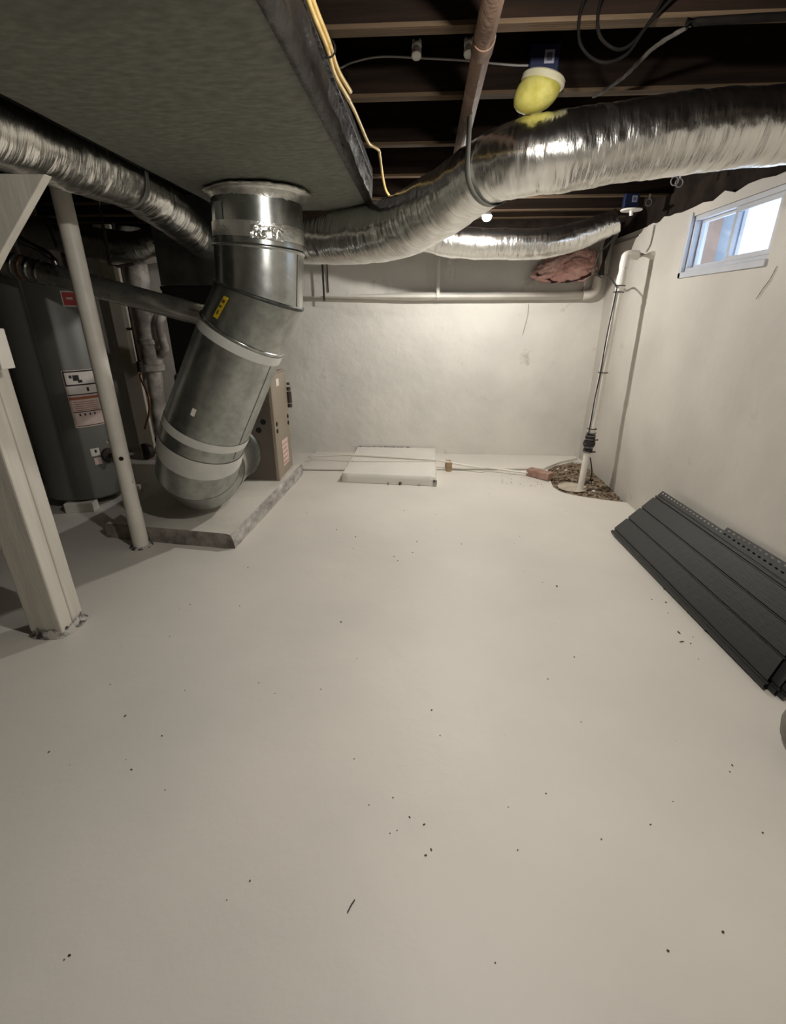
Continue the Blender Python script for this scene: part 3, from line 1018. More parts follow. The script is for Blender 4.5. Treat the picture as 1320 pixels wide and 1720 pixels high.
# ================================================================ things in the utility corner
st = thing('drain_stack', (-2.85, 4.93, 0), 'grimy white vertical drain stack beside the water heater', 'pipe')
mesh('stack', tube([(-2.86, 4.95, .17), (-2.85, 4.95, .5), (-2.82, 4.95, .93)], .078, 24), 'pvc_grimy', st, smooth=True)
mesh('upper_stack', tube([(-2.82, 4.95, .93), (-2.81, 4.95, 1.2), (-2.80, 4.95, 1.75), (-2.80, 4.95, 2.2)], .10, 24), 'pvc_grimy', st, smooth=True)
mesh('hub', lathe([(.10, 0), (.115, .01), (.115, .06), (.10, .075)], (-2.822, 4.95, .90), 24), 'pvc_grimy', st, smooth=True, autosmooth=True)
mesh('hub', lathe([(.10, 0), (.118, .01), (.118, .05), (.10, .065)], (-2.812, 4.95, 1.16), 24), 'pvc_grimy', st, smooth=True, autosmooth=True)
mesh('cleanout', tube([(-2.86, 4.95, .17), (-2.88, 4.88, .10), (-2.93, 4.78, .095), (-2.96, 4.72, .095)], .085, 20), 'rod_dark', st, smooth=True)
mesh('branch_elbow', tube([(-2.70, 4.93, 1.06), (-2.64, 4.91, 1.13), (-2.645, 4.90, 1.22), (-2.645, 4.90, 1.34), (-2.63, 4.93, 1.42), (-2.6, 5.0, 1.45)], .042, 14), 'pvc_grimy', st, smooth=True)
tb = mesh('upright_board', box(-3.02, -2.86, 4.74, 4.78, 0, 2.2), 'board_tan', bevel=.003)
tag(tb, 'tan upright board standing between the water heater and the drain stack', 'board')
gp = thing('gas_pipe', (-2.93, 4.70, .9), 'thin black gas pipe with a copper tail beside the tan board', 'pipe')
mesh('black_pipe', tube([(-2.80, 4.70, 2.2), (-2.80, 4.70, 1.6), (-2.81, 4.70, 1.02)], .016, 10, smoothpath=False), 'rod_dark', gp, smooth=True)
mesh('valve', cyl((-2.81, 4.70, 1.02), (-2.815, 4.70, .92), .028, n=14), 'rod_dark', gp)
mesh('wall_tie', cyl((-2.81, 4.70, 1.32), (-2.87, 4.70, 1.32), .012, n=8), 'rod_dark', gp)
mesh('copper_tail', tube([(-2.815, 4.70, .92), (-2.82, 4.68, .86), (-2.74, 4.62, .70), (-2.74, 4.58, .55), (-2.80, 4.54, .38)], .010, 10), 'copper', gp, smooth=True)
hb = thing('hanger_rod', (-2.36, 3.5, 1.65), 'dark hanging rod with a hooked foot above the water heater', 'rod')
mesh('rod', tube([(-2.30, 3.75, 2.25), (-2.31, 3.75, 2.0), (-2.32, 3.75, 1.78)], .012, 8, smoothpath=False), 'rod_dark', hb)
mesh('hook', tube([(-2.32, 3.75, 1.785), (-2.26, 3.75, 1.775), (-2.14, 3.75, 1.79)], .011, 8, smoothpath=False), 'rod_dark', hb)
lw = mesh('loose_wire', tube([(-2.86, 3.30, 2.22), (-2.83, 3.30, 2.12), (-2.84, 3.3, 2.04), (-2.89, 3.3, 1.98), (-2.87, 3.3, 1.90)], .007, 8), 'cable_grey', smooth=True)
tag(lw, 'short loose grey wire hanging above the vent pipe', 'wire')
cw = mesh('conduit', tube([(-2.50, 3.42, 2.22), (-2.50, 3.42, 2.10), (-2.44, 3.40, 1.86)], .009, 8, smoothpath=False), 'cable_dark', smooth=True)
tag(cw, 'thin dark conduit dropping behind the vent pipe by the column', 'conduit')

# ================================================================ back wall pipework
bp_ = thing('drain_pipe', (0, 5.05, 1.575), 'long white painted pipe running level along the back wall', 'pipe')
mesh('level_run', tube([(-2.0, 5.05, 1.605), (-.2, 5.05, 1.61), (1.50, 5.05, 1.618)], .037, 18, smoothpath=False), 'paint_pipe', bp_, smooth=True)
mesh('elbow', tube([(1.49, 5.05, 1.618), (1.56, 5.05, 1.625), (1.605, 5.05, 1.66), (1.62, 5.05, 1.74)], .041, 16), 'paint_pipe', bp_, smooth=True)
mesh('riser', tube([(1.62, 5.05, 1.73), (1.63, 5.05, 1.9), (1.635, 5.05, 2.22)], .037, 16, smoothpath=False), 'paint_pipe', bp_, smooth=True)
mesh('coupling', cyl((1.617, 5.05, 1.73), (1.618, 5.05, 1.78), .042, n=18), 'paint_pipe', bp_, smooth=True, autosmooth=True)
mesh('hanger', join(box(.104, .134, 5.000, 5.006, 1.60, 2.13), torus((.119, 5.05, 1.612), (1, 0, 0), .040, .004)), 'paint_pipe', bp_)
hr = mesh('hanger_rod', join(box(-1.000, -.982, 5.004, 5.010, 1.57, 2.15), box(-.966, -.957, 5.085, 5.09, 1.65, 2.13)), 'rod_dark')
tag(hr, 'dark flat hanger bar crossing the white pipe near the big duct', 'hanger bar')
sc = mesh('stub_pipe', tube([(1.49, 5.06, 1.64), (1.50, 5.06, 1.72), (1.51, 5.06, 1.80)], .012, 8, smoothpath=False), 'pvc_white', smooth=True)
tag(sc, 'thin white stub rising from the wall pipe below the pink insulation', 'pipe')
# dark vertical pipe in the corner
cp = mesh('corner_pipe', tube([(1.60, 4.93, 1.78), (1.61, 4.93, 2.0), (1.64, 4.92, 2.2)], .03, 12, smoothpath=False), 'rod_dark', smooth=True)
tag(cp, 'dark pipe stub in the upper corner between back and right walls', 'pipe')

# ---- pink insulation stuffed at the top of the back wall
ins = thing('insulation_batt', (1.29, 5.0, 1.70), 'crumpled pink fibreglass insulation stuffed at the top of the back wall', 'insulation')
bm = bmesh.new()
bmesh.ops.create_icosphere(bm, subdivisions=5, radius=1.0)
V, F = [], []
bm.verts.ensure_lookup_table()
for v in bm.verts:
    p = v.co
    d = 1 + .16 * nz(p.x * 1.8, p.y * 1.8, p.z * 1.8 + 3) + .05 * nz(p.x * 5, p.y * 5, p.z * 5) - .16 * max(0, 1 - abs(nz(p.x * 1.6, 7 + p.y, p.z * 1.8)) * 7)
    xx = 1.29 + .29 * d * p.x
    V.append((xx, 5.03 + .085 * d * p.y, 1.845 + .13 * (xx - 1.29) + .145 * d * max(-.78, p.z) * (1 + .2 * p.x)))
F = [tuple(v.index for v in f.verts) for f in bm.faces]
bm.free()
mesh('batt', (V, F), 'insulation_pink', ins, smooth=True)
V, F = [], []
n = 40
for i in range(n + 1):
    x = 1.03 + .50 * i / n
    zb = 1.745 + .06 * abs((x - 1.28) / .25) ** 2 + .015 * nz(x * 18, 1, 1)
    V += [(x, 4.985, zb), (x, 4.975, zb - .022 - .012 * nz(x * 30, 3, 1)), (x, 5.09, zb - .02), (x, 5.09, zb + .01)]
for i in range(n):
    for k in range(4):
        F.append((i * 4 + k, i * 4 + (k + 1) % 4, i * 4 + 4 + (k + 1) % 4, i * 4 + 4 + k))
mesh('paper_backing', (V, F), 'insulation_edge', ins)

# ================================================================ sump corner
gb = thing('gravel_bed', (1.45, 4.3, -.06), 'patch of brown gravel in the broken floor corner', 'gravel')
gb['kind'] = 'stuff'
cx = sum(p[0] for p in hole) / len(hole)
cy = sum(p[1] for p in hole) / len(hole)
V, F = [], []
RN = 10
for k in range(RN + 1):
    t = k / RN
    for (hx, hy) in hole:
        px_, py_ = cx + (hx - cx) * t * 1.03, cy + (hy - cy) * t * 1.02
        V.append((px_, py_, -.030 + .016 * nz(px_ * 9, py_ * 9, 2) + (.012 * t)))
nh_ = len(hole)
for k in range(RN):
    for i in range(nh_):
        j = (i + 1) % nh_
        F.append((k * nh_ + i, k * nh_ + j, (k + 1) * nh_ + j, (k + 1) * nh_ + i))
g = mesh('soil', (V, F), 'dirt', gb, smooth=True)
g['kind'] = 'stuff'


def inpoly(x, y, P):
    c = False
    for i in range(len(P)):
        x0, y0 = P[i]
        x1, y1 = P[i - 1]
        if (y0 > y) != (y1 > y) and x < (x1 - x0) * (y - y0) / (y1 - y0) + x0:
            c = not c
    return c


ico = bmesh.new()
bmesh.ops.create_icosphere(ico, subdivisions=1, radius=1.0)
ico.verts.ensure_lookup_table()
IV = [v.co.copy() for v in ico.verts]
IF = [tuple(v.index for v in f.verts) for f in ico.faces]
ico.free()
V, F = [], []
LID = (1.375, 4.13)
cnt = 0
while cnt < 1100:
    x, y = R.uniform(1.19, 1.712), R.uniform(3.77, 4.96)
    if not inpoly(x, y, hole) or (x - LID[0]) ** 2 + (y - LID[1]) ** 2 < .125 ** 2:
        continue
    cnt += 1
    s = R.uniform(.006, .018)
    q = Matrix.Rotation(R.uniform(0, 6), 3, 'Z')
    n0 = len(V)
    sc3 = (R.uniform(.7, 1.3), R.uniform(.7, 1.3), R.uniform(.45, .8))
    for v in IV:
        w_ = q @ Vector((v.x * s * sc3[0], v.y * s * sc3[1], v.z * s * sc3[2] * (1 + .3 * R.random())))
        V.append((x + w_.x, y + w_.y, -.016 + w_.z + .016 * nz(x * 9, y * 9, 2)))
    F += [tuple(i + n0 for i in f) for f in IF]
g = mesh('pebbles', (V, F), 'gravel', gb)
g['kind'] = 'stuff'
sl_ = thing('sump_cover', (LID[0], LID[1], -.02), 'round off-white sump cover set into the gravel', 'cover')
mesh('plate', lathe([(.11, -.015), (.118, -.008), (.118, -.002), (.0, -.002)], (LID[0], LID[1], .0), 40, caps=False), 'lid_tan', sl_, smooth=True, autosmooth=True)
mesh('rim', torus((LID[0], LID[1], -.002), (0, 0, 1), .122, .006, 40, 8), 'lid_tan', sl_, smooth=True)
for (x, y, s) in ((1.53, 4.02, .02), (1.45, 4.62, .018), (1.38, 4.66, .016)):
    V = [(x + v.x * s, y + v.y * s * .8, .004 + v.z * s * .6) for v in IV]
    o = mesh('pale_stone', (V, IF), 'label_white')
    tag(o, {1.53: 'pale stone beside the sump pipe on the gravel', 1.45: 'larger pale stone at the far side of the gravel', 1.38: 'small pale stone near the brick on the gravel'}[x], 'stone')

pv = thing('sump_pipe', (1.432, 4.085, 0), 'white sump discharge pipe rising from the gravel to the right wall', 'pipe')
b0, b1 = Vector((1.432, 4.085, -.01)), Vector((1.505, 4.135, 1.84))
dd = (b1 - b0).normalized()


def along(t):
    return b0 + dd * t


mesh('lower_pipe', cyl(along(0), along(.36), .027, n=22), 'pvc_white', pv, smooth=True, autosmooth=True)
mesh('upper_pipe', cyl(along(.50), along(1.80), .030, n=22), 'pvc_white', pv, smooth=True, autosmooth=True)
mesh('coupling', cyl(along(1.66), along(1.74), .034, n=22), 'pvc_white', pv, smooth=True, autosmooth=True)
mesh('elbow', tube([tuple(along(1.78)), tuple(along(1.842)), (1.52, 4.142, 1.862), (1.60, 4.145, 1.862)], .033, 18), 'pvc_white', pv, smooth=True)
mesh('wall_stub', tube([(1.59, 4.145, 1.862), (1.70, 4.15, 1.862), (1.76, 4.15, 1.862)], .030, 18, smoothpath=False), 'paint_pipe', pv, smooth=True)
cv = mesh('check_valve', lathe([(.030, .345), (.040, .35), (.040, .375), (.036, .38), (.036, .40), (.046, .405), (.052, .425), (.046, .45), (.036, .455), (.038, .47), (.042, .475), (.042, .50), (.034, .505), (.034, .52)], tuple(b0), 24, tuple(dd)), 'rubber_black', pv, smooth=True, autosmooth=True)
for t in (.352, .392, .462, .492, .515):
    mesh('hose_clamp', cyl(along(t), along(t + .009), .043 if t < .5 else .041, n=24), 'clamp_steel', cv, smooth=True, autosmooth=True)
for (t, p, q, r_) in ((.36, (.02, -.042, 0), (.055, -.03, 0), .006), (.466, (.02, -.044, 0), (.058, -.03, 0), .006), (.43, (-.06, -.03, 0), (-.03, -.045, 0), .008)):
    mesh('clamp_screw', cyl(along(t) + Vector(p), along(t) + Vector(q), r_, n=8), 'rod_dark', cv)
for t in (.555, 1.02, 1.62, 1.665):
    mesh('cable_tie', torus(along(t), dd, .037, .0035, 24, 6), 'cord_black', pv, smooth=True)
off = Vector((-.030, -.024, 0))
cordp = [tuple(along(.50) + off), tuple(along(.62) + off * 1.02), tuple(along(.8) + off * 1.15), tuple(along(1.02) + off), tuple(along(1.3) + off * 1.2), tuple(along(1.60) + off * 1.02), tuple(along(1.66) + off * 1.3),
         (1.44, 4.3, 1.74), (1.45, 4.45, 1.73), (1.42, 4.55, 1.80), (1.44, 4.55, 1.92), (1.50, 4.5, 2.0), (1.515, 4.44, 2.13)]
cd_ = mesh('pump_cord', tube(cordp, .0055, 8), 'cord_black', smooth=True)
tag(cd_, 'black pump cord tied along the white sump pipe up to the ceiling', 'cord')
cd2 = mesh('pump_cord', tube([tuple(along(.30) + Vector((.034, 0, 0))), (1.50, 4.10, .22), (1.525, 4.12, .13), (1.51, 4.12, .06), (1.46, 4.14, .012)], .0055, 8), 'cord_black', smooth=True)
tag(cd2, 'short black cord looping from the foot of the sump pipe into gravel', 'cord')
wst = mesh('wall_conduit', tube([(1.705, 4.215, 2.07), (1.708, 4.23, 1.95), (1.708, 4.28, 1.9)], .006, 8), 'cable_grey', smooth=True)
tag(wst, 'thin grey wire drooping over the paint edge above the sump pipe', 'wire')

# ================================================================ slab, brick, block and the thin white lines
sb = thing('cover_slab', (-.29, 4.62, .022), 'white painted concrete slab lying against the back wall', 'slab')
V = []
for z, gr in ((.003, .006), (.05, .004), (.082, .0), (.09, -.008)):
    P4 = [(-.735, 4.135), (.135, 4.075), (.150, 5.075), (-.715, 5.085)]
    for k in range(4):
        p, q = Vector((*P4[k], 0)), Vector((*P4[(k + 1) % 4], 0))
        nn = Vector(((q - p).y, -(q - p).x, 0)).normalized()
        for i in range(14):
            c = p.lerp(q, i / 14)
            V.append(c + nn * (gr + .004 * nz(c.x * 11, c.y * 11, z * 30)) + Vector((0, 0, z)))
n = 56
F = [(k * n + i, k * n + (i + 1) % n, (k + 1) * n + (i + 1) % n, (k + 1) * n + i) for k in range(3) for i in range(n)]
mesh('slab_side', (V, F), 'slab_paint', sb, smooth=True)
mesh('slab_top', (V[3 * n:], [tuple(range(n))]), 'slab_paint', sb)
for (x, y, z, s) in ((-.19, 4.085, .012, .016), (.128, 4.068, .04, .02), (-.30, 4.09, .008, .01), (-.02, 4.075, .008, .012)):
    mesh('chipped_spot', obox((x, y, z), (1, -.07, 0), s * .8, (.07, 1, 0), .006, (0, 0, 1), s), 'paint_chip', sb)

V, F = [], []
for i in range(31):
    x = -.72 + .60 * i / 30
    V += [(x, 5.076, .088), (x, 5.076, .092 + .007 * abs(nz(x * 20, 1, 1))), (x, 5.088, .094 + .008 * abs(nz(x * 26, 3, 1)))]
for i in range(30):
    for k in range(2):
        F.append((i * 3 + k, i * 3 + k + 1, i * 3 + k + 4, i * 3 + k + 3))
mesh('gap_shade_strip', (V, F), 'paint_chip', sb)  # mottled strip painted in for the dark shade of the gap behind the slab

lnA = mesh('condensate_line', tube([(-1.20, 4.76, .055), (-1.0, 4.74, .075), (-.72, 4.70, .102), (-.3, 4.64, .104), (.14, 4.57, .102), (.25, 4.555, .088), (.45, 4.54, .06), (.58, 4.50, .052), (.66, 4.54, .04), (.80, 4.50, .036), (1.03, 4.42, .034)], .0105, 10), 'pvc_white', smooth=True)
tag(lnA, 'thin white condensate line running from the furnace over the slab to the brick', 'pipe')
lnB = mesh('white_wire', tube([(-.70, 4.50, .096), (-.4, 4.515, .096), (.0, 4.54, .096), (.13, 4.545, .096)], .005, 8), 'pvc_white', smooth=True)
tag(lnB, 'thin white wire lying flat across the slab', 'wire')
br = thing('brick', (1.12, 4.42, .0), 'old red brick with worn edges lying at the gravel edge', 'brick')
c0, c1 = Vector((1.035, 4.45, .037)), Vector((1.205, 4.29, .037))
axb = (c1 - c0).normalized()
ayb = Vector((-axb.y, axb.x, 0))
mesh('brick_body', obox((c0 + c1) / 2 + ayb * .02, axb, .118, ayb, .048, (0, 0, 1), .034), 'brick_red', br, bevel=.006)
wbk = mesh('wood_block', obox((.272, 4.575, .047), (1, .1, 0), .028, (-.1, 1, 0), .055, (0, 0, 1), .042), 'wood_raw', bevel=.003)
tag(wbk, 'small raw wood block propping the thin white line beside the slab', 'block')

# ================================================================ dark vinyl panels leaning on the right wall
def soffit(name, far_b, far_t, near_b, near_t, label, lift, ends=0.0):
    t = thing(name, far_b, label, 'panel', 'dark vinyl panels')
    fb, ft_, nb, nt_ = Vector(far_b), Vector(far_t), Vector(near_b), Vector(near_t)
    Wd = (ft_ - fb).length
    # cross profile: (fraction of the width, height off the panel plane)
    g = .011
    pr_ = [(0, 0), (.012, .016), (.045, .017), (.05, .006), (.075, .006), (.085, .017), (.10, .019)]
    for k in range(3):
        a = .10 + .255 * k
        pr_ += [(a + .225, .019), (a + .232, .019 - g), (a + .246, .019 - g), (a + .255, .019)]
    pr_ += [(.885, .019), (.89, .008), (.905, .008), (.91, .012), (.925, .012)]
    NY = 24
    V, F = [], []
    for j in range(NY + 1):
        s = j / NY
        p, q = fb.lerp(nb, s), ft_.lerp(nt_, s)
        w_ = (q - p).normalized()
        ln = (nb - fb).normalized()
        nn = w_.cross(ln).normalized()
        if nn.x > 0:
            nn = -nn
        bow = .006 * math.sin(math.pi * s)
        for (f_, h_) in pr_:
            V.append(p + (q - p) * f_ + nn * (h_ + lift + bow))
    m = len(pr_)
    for j in range(NY):
        for i in range(m - 1):
            k = j * m + i
            F.append((k, k + 1, k + m + 1, k + m))
    pan = mesh('panel_sheet', (V, F), 'siding_black', t, solid=.0016)
    # nailing hem with punched slots
    boxes = []
    Lg = (nb - fb).length
    ns = int(Lg / .042)
    for (fa, fb2, run) in ((.925, .958, True), (.978, 1.0, True), (.958, .978, False)):
        for j in range(ns):
            s0, s1 = j / ns, (j + (1.0 if run else .5)) / ns
            qs = []
            for s in (s0, s1):
                p, q = fb.lerp(nb, s), ft_.lerp(nt_, s)
                w_ = (q - p).normalized()
                nn = w_.cross((nb - fb).normalized()).normalized()
                if nn.x > 0:
                    nn = -nn
                for f_ in (fa, fb2):
                    qs.append(p + (q - p) * f_ + nn * (.012 + lift + .006 * math.sin(math.pi * s)))
            boxes.append(([qs[0], qs[1], qs[3], qs[2]], [(0, 1, 2, 3)]))
    mesh('nail_hem', join(*boxes), 'siding_black', t, solid=.0014)
    return t


soffit('soffit_panel', (1.372, 3.125, .003), (1.688, 3.17, .305), (1.458, 1.612, .003), (1.690, 1.74, .368), 'dark charcoal vinyl panel in front, reaching furthest toward the sump corner', .012)
soffit('soffit_panel', (1.405, 2.42, .003), (1.703, 2.475, .360), (1.475, 1.585, .003), (1.703, 1.66, .405), 'dark charcoal vinyl panel tucked behind, its slotted edge standing higher', -.004)
soffit('soffit_panel', (1.43, 2.05, .003), (1.706, 2.08, .345), (1.485, 1.56, .003), (1.706, 1.60, .37), 'dark charcoal vinyl panel hidden mostly behind the other two at the near end', -.012)

bk = thing('bucket', (1.465, 1.29, 0), 'round grey plastic bucket at the right edge beside the dark panels', 'bucket')
mesh('body', lathe([(.105, .0), (.118, .006), (.150, .04), (.158, .085), (.150, .13), (.138, .16), (.136, .19)], (1.465, 1.29, 0), 40, caps=True), 'bucket_grey', bk, smooth=True, autosmooth=True)
mesh('rim', torus((1.465, 1.29, .19), (0, 0, 1), .138, .008, 40, 8), 'bucket_rim', bk, smooth=True)
mesh('handle', tube([(1.465, 1.15, .185), (1.49, 1.165, .26), (1.50, 1.29, .30), (1.49, 1.415, .26), (1.465, 1.43, .185)], .005, 8), 'clamp_steel', bk, smooth=True)

# ================================================================ things fixed to the joists
ip = thing('iron_pipe', (.155, 2.6, 2.18), 'rusty brown iron pipe running under the joists toward the back', 'pipe')
mesh('pipe', tube([(.158, -1.8, 2.214), (.157, 1.6, 2.214), (.155, 4.9, 2.214)], .031, 18, smoothpath=False), 'iron_rust', ip, smooth=True)
mesh('coupling', cyl((.157, 1.86, 2.214), (.157, 1.935, 2.214), .0345, n=20), 'iron_rust', ip, smooth=True, autosmooth=True)
# yellow cable bundle beside the trunk
yc = thing('cable_bundle', (-.33, 2.4, 2.2), 'bundle of yellow cables beside the wrapped trunk', 'cable')
path0 = [(-.300, .6, 2.235), (-.315, 1.2, 2.225), (-.328, 1.62, 2.215), (-.325, 1.86, 2.216), (-.332, 2.04, 2.212), (-.318, 2.22, 2.222)]
for k, (ox, oz) in enumerate(((0, 0), (.013, .004), (-.011, .006), (.004, -.008))):
    q = [(x + ox * (1.25 if i > 3 else .8), y + .02 * k * (i == len(path0) - 1), z + oz) for i, (x, y, z) in enumerate(path0)]
    if k == 0:
        q = q[:-1] + [(-.322, 2.24, 2.22), (-.318, 2.42, 2.236), (-.312, 2.6, 2.238), (-.305, 2.80, 2.236), (-.296, 2.88, 2.236), (-.262, 2.965, 2.236), (-.262, 3.05, 2.23), (-.285, 3.56, 2.236), (-.285, 3.9, 2.236), (-.24, 4.12, 2.238), (-.13, 4.2, 2.238), (.0, 4.22, 2.238)]
    mesh('cable', tube(q, .0075, 8), 'cable_yellow', yc, smooth=True)
mesh('cable_tie', torus((-.322, 1.90, 2.216), (0, 1, 0), .022, .003, 20, 6), 'cord_black', yc)
# thin pale cable stapled across the second joist
pc = mesh('pale_cable', tube([(-.36, 2.35, 2.335), (-.30, 2.35, 2.355), (-.19, 2.355, 2.37), (-.01, 2.355, 2.36), (.12, 2.357, 2.352), (.30, 2.357, 2.334), (.38, 2.357, 2.33)], .004, 8), 'cable_grey', smooth=True)
tag(pc, 'thin pale cable stapled along a joist toward the blue box', 'cable')
for i, x in enumerate((-.057, .141)):
    k = thing('porcelain_knob', (x, 2.35, 2.385), ['white porcelain knob on the joist, further from the rusty pipe', 'white porcelain knob on the joist, close beside the rusty pipe'][i], 'insulator', 'porcelain knobs on the joist')
    ax = (.0, -.45, -.9)
    mesh('knob', lathe([(.012, -.03), (.019, -.026), (.019, -.006), (.013, .0), (.013, .006), (.019, .011), (.019, .03), (.013, .034)], (x, 2.343, 2.385), 18, ax), 'porcelain', k, smooth=True, autosmooth=True)
    mesh('hole', cyl((x, 2.340, 2.412), (x, 2.332, 2.416), .011, n=12), 'hole_black', k)
dk = mesh('knot_hole_fitting', torus((-.345, 2.352, 2.30), (0, 1, 0), .022, .009, 20, 8), 'cable_dark', smooth=True)
tag(dk, 'dark round bushing on the joist beside the yellow cables', 'bushing')


def blue_box(x, y, z, label, s=.054, plate=None):
    b = thing('junction_box', (x, y, z - s), label, 'junction box', 'blue junction boxes')
    mesh('body', box(x - s, x + s, y - .05, y, z - s, z + s), 'box_blue', b, bevel=.004)
    lb = mesh('label', box(x - .002, x + .034, y - .0515, y - .0505, z - .006, z + .034), 'box_label', b)
    mesh('label_centre', box(x + .006, x + .026, y - .0522, y - .0516, z + .002, z + .026), 'box_label_dark', lb)
    return b


blue_box(.425, 2.365, 2.325, 'blue junction box above the yellowed light cover')
fx = thing('light_cover', (.40, 2.28, 2.15), 'yellowed round light cover with a cream rim hanging below the blue box', 'light fixture')
ax = Vector((-.20, .02, -.97)).normalized()
c = Vector((.425, 2.295, 2.272))
mesh('rim', lathe([(.040, -.004), (.076, 0), (.081, .005), (.082, .020), (.076, .026)], tuple(c), 40, tuple(ax)), 'aged_rim', fx, smooth=True, autosmooth=True)
V, F, U = lathe([(.075, .022), (.080, .036), (.081, .052), (.077, .068), (.068, .083), (.052, .095), (.030, .103), (.012, .106), (.0005, .107)], tuple(c), 40, tuple(ax))
V = [Vector(v) + Vector((-.030, 0, 0)) * (((Vector(v) - c).dot(ax)) / .12) + Vector((0, 0, -.014)) * (c.x - v[0]) / .07 * (((Vector(v) - c).dot(ax)) / .12) for v in V]
mesh('cover_dome', (V, F), 'aged_yellow', fx, smooth=True)
b2 = blue_box(1.475, 4.16, 2.205, 'small blue junction box near the back right corner', .05)
mesh('cover_plate', lathe([(.0, .0), (.072, .0), (.075, .004), (.072, .010), (.03, .014)], (1.48, 4.11, 2.145), 28, (0, 0, 1), caps=False), 'porcelain', b2, smooth=True, autosmooth=True)
mesh('pull_socket', cyl((1.48, 4.11, 2.145), (1.485, 4.11, 2.115), .012, n=12), 'porcelain', b2)
# dark cable loops
for i, (pts, lab) in enumerate((
        ([(.455, 1.60, 2.30), (.425, 1.80, 2.27), (.44, 1.868, 2.20), (.505, 1.86, 2.148), (.58, 1.865, 2.165), (.63, 1.868, 2.23), (.69, 1.82, 2.29), (.72, 1.7, 2.33)], 'outer of two dark cable loops hanging from the nearest joist'),
        ([(.50, 1.60, 2.31), (.475, 1.80, 2.28), (.49, 1.868, 2.225), (.535, 1.86, 2.180), (.585, 1.865, 2.185), (.635, 1.868, 2.24), (.66, 1.8, 2.30), (.67, 1.7, 2.33)], 'inner of two dark cable loops hanging from the nearest joist'))):
    o = mesh('cable_loop', tube(pts, .0045, 8), 'cable_dark', smooth=True)
    tag(o, lab, 'cable', 'dark cable loops')
cb = mesh('cobweb_strand', tube([(.76, 1.885, 2.235), (.70, 1.98, 2.225), (.68, 2.15, 2.22), (.66, 2.32, 2.235), (.64, 2.385, 2.240)], .006, 7, rfun=lambda s, a, r: r * (1 + .5 * nz(s * 40, a, 1))), 'cobweb', smooth=True)
tag(cb, 'dusty cobweb strand slung between the two nearest joists', 'cobweb')
dc = mesh('dark_cable', tube([(.74, 1.87, 2.236), (.95, 1.84, 2.228), (1.2, 1.82, 2.222), (1.5, 1.80, 2.218), (1.7, 1.80, 2.22)], .011, 8), 'cable_dark', smooth=True)
tag(dc, 'thick dark cable running to the right wall under the nearest joist', 'cable')
for i, (x, y, z) in enumerate(((1.50, 3.53, 2.20), (1.56, 3.60, 2.205), (1.60, 4.13, 2.20))):
    o = mesh('pipe_clip', join(torus((x, y, z), (0, 1, 0), .022, .004, 18, 6), box(x - .003, x + .003, y - .012, y + .012, z + .02, z + .05)), 'cable_grey')
    tag(o, ['grey pipe clip under a joist, further from the window', 'grey pipe clip under a joist, nearer to the window', 'grey pipe clip beside the small blue box'][i], 'clip')

# ================================================================ lamps
def lamp(c, label, mat, r, grp='bare bulbs'):
    t = thing('light_bulb', c, label, 'light bulb', grp)
    x, y, z = c
    mesh('globe', lathe([(.0005, -r), (r * .45, -r * .9), (r * .8, -r * .6), (r, -r * .1), (r * .97, r * .1)], c, 28, caps=False), mat, t, smooth=True)
    mesh('heat_sink', lathe([(r * .97, r * .1), (r * .8, r * .9), (r * .5, r * 1.5), (.013, r * 1.6), (.013, r * 2.2)], c, 24), 'porcelain', t, smooth=True, autosmooth=True)
    mesh('lampholder', lathe([(.02, r * 1.7), (.026, r * 1.9), (.05, ZJ - z - .012), (.058, ZJ - z - .001)], c, 28), 'porcelain', t, smooth=True, autosmooth=True)
    return t


lamp((.425, 3.97, 2.10), 'lit bare bulb glowing between the two foil ducts near the back wall', 'bulb_lit', .034)
lamp((.29, 1.16, 2.11), 'lit bare bulb beside the rusty pipe over the front floor', 'bulb_lit_near', .034)

# ================================================================ bits on the floor
tw = mesh('twig', tube([(-.165, .722, .003), (-.158, .738, .004), (-.150, .752, .003)], .0016, 6), 'debris', smooth=True)
tag(tw, 'thin dark twig lying alone on the front floor', 'twig')
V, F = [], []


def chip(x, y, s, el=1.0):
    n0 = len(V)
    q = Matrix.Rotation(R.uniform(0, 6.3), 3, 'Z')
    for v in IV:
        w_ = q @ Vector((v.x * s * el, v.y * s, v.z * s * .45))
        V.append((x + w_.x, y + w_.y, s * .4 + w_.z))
    F.extend(tuple(i + n0 for i in f) for f in IF)


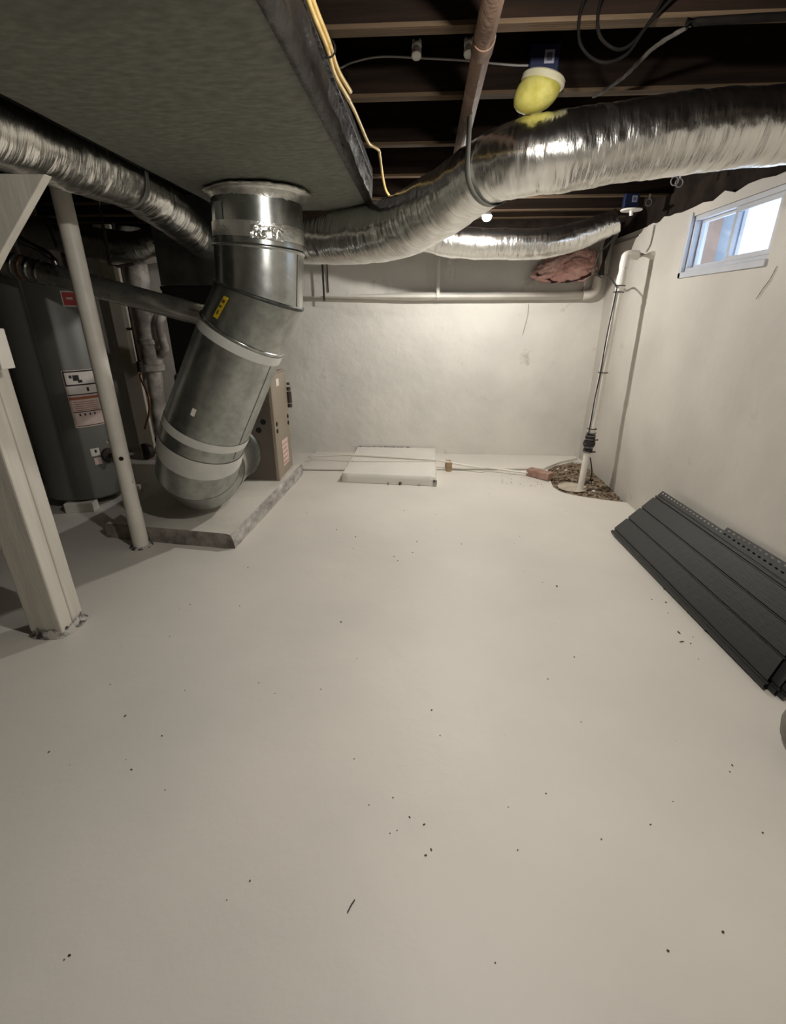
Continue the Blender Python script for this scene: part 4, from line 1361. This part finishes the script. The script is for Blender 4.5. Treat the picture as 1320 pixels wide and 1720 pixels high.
for (x, y, s, el) in [(0.064, 1.424, 0.0058, 1.5), (-0.066, 1.048, 0.0048, 1), (-0.141, 1.019, 0.0038, 1), (-0.212, 1.184, 0.0042, 1), (0.035, 0.967, 0.0045, 2), (-0.01, 0.987, 0.0044, 1.6), (0.434, 1.094, 0.0049, 1), (0.798, 2.394, 0.0095, 1.6), (-0.136, 2.642, 0.0076, 1), (-0.162, 2.697, 0.0077, 1), (-0.044, 2.762, 0.0079, 1), (-0.607, 3.081, 0.0087, 1), (-0.452, 2.971, 0.0084, 1), (1.268, 1.924, 0.0069, 3.5), (1.304, 1.913, 0.0058, 1.5), (0.566, 1.628, 0.0045, 2), (0.639, 1.401, 0.0042, 1.2), (-0.39, 1.977, 0.0065, 2), (-1.133, 1.319, 0.0064, 1.6), (-0.941, 1.237, 0.0045, 1.5), (-0.82, 1.028, 0.0039, 1), (0.208, 0.642, 0.0033, 1.2), (-0.832, 0.591, 0.0046, 1.6), (-0.839, 0.582, 0.0032, 1.3), (-0.068, 0.934, 0.0033, 1.2), (-1.296, 1.479, 0.0051, 1), (0.565, 0.956, 0.0045, 1), (1.401, 2.4, 0.0069, 1.5), (1.349, 2.264, 0.008, 1.5), (1.314, 2.162, 0.0044, 2), (-0.019, 2.923, 0.0065, 1.6), (0.287, 2.905, 0.0064, 1.6), (-0.047, 0.944, 0.0036, 1)]:
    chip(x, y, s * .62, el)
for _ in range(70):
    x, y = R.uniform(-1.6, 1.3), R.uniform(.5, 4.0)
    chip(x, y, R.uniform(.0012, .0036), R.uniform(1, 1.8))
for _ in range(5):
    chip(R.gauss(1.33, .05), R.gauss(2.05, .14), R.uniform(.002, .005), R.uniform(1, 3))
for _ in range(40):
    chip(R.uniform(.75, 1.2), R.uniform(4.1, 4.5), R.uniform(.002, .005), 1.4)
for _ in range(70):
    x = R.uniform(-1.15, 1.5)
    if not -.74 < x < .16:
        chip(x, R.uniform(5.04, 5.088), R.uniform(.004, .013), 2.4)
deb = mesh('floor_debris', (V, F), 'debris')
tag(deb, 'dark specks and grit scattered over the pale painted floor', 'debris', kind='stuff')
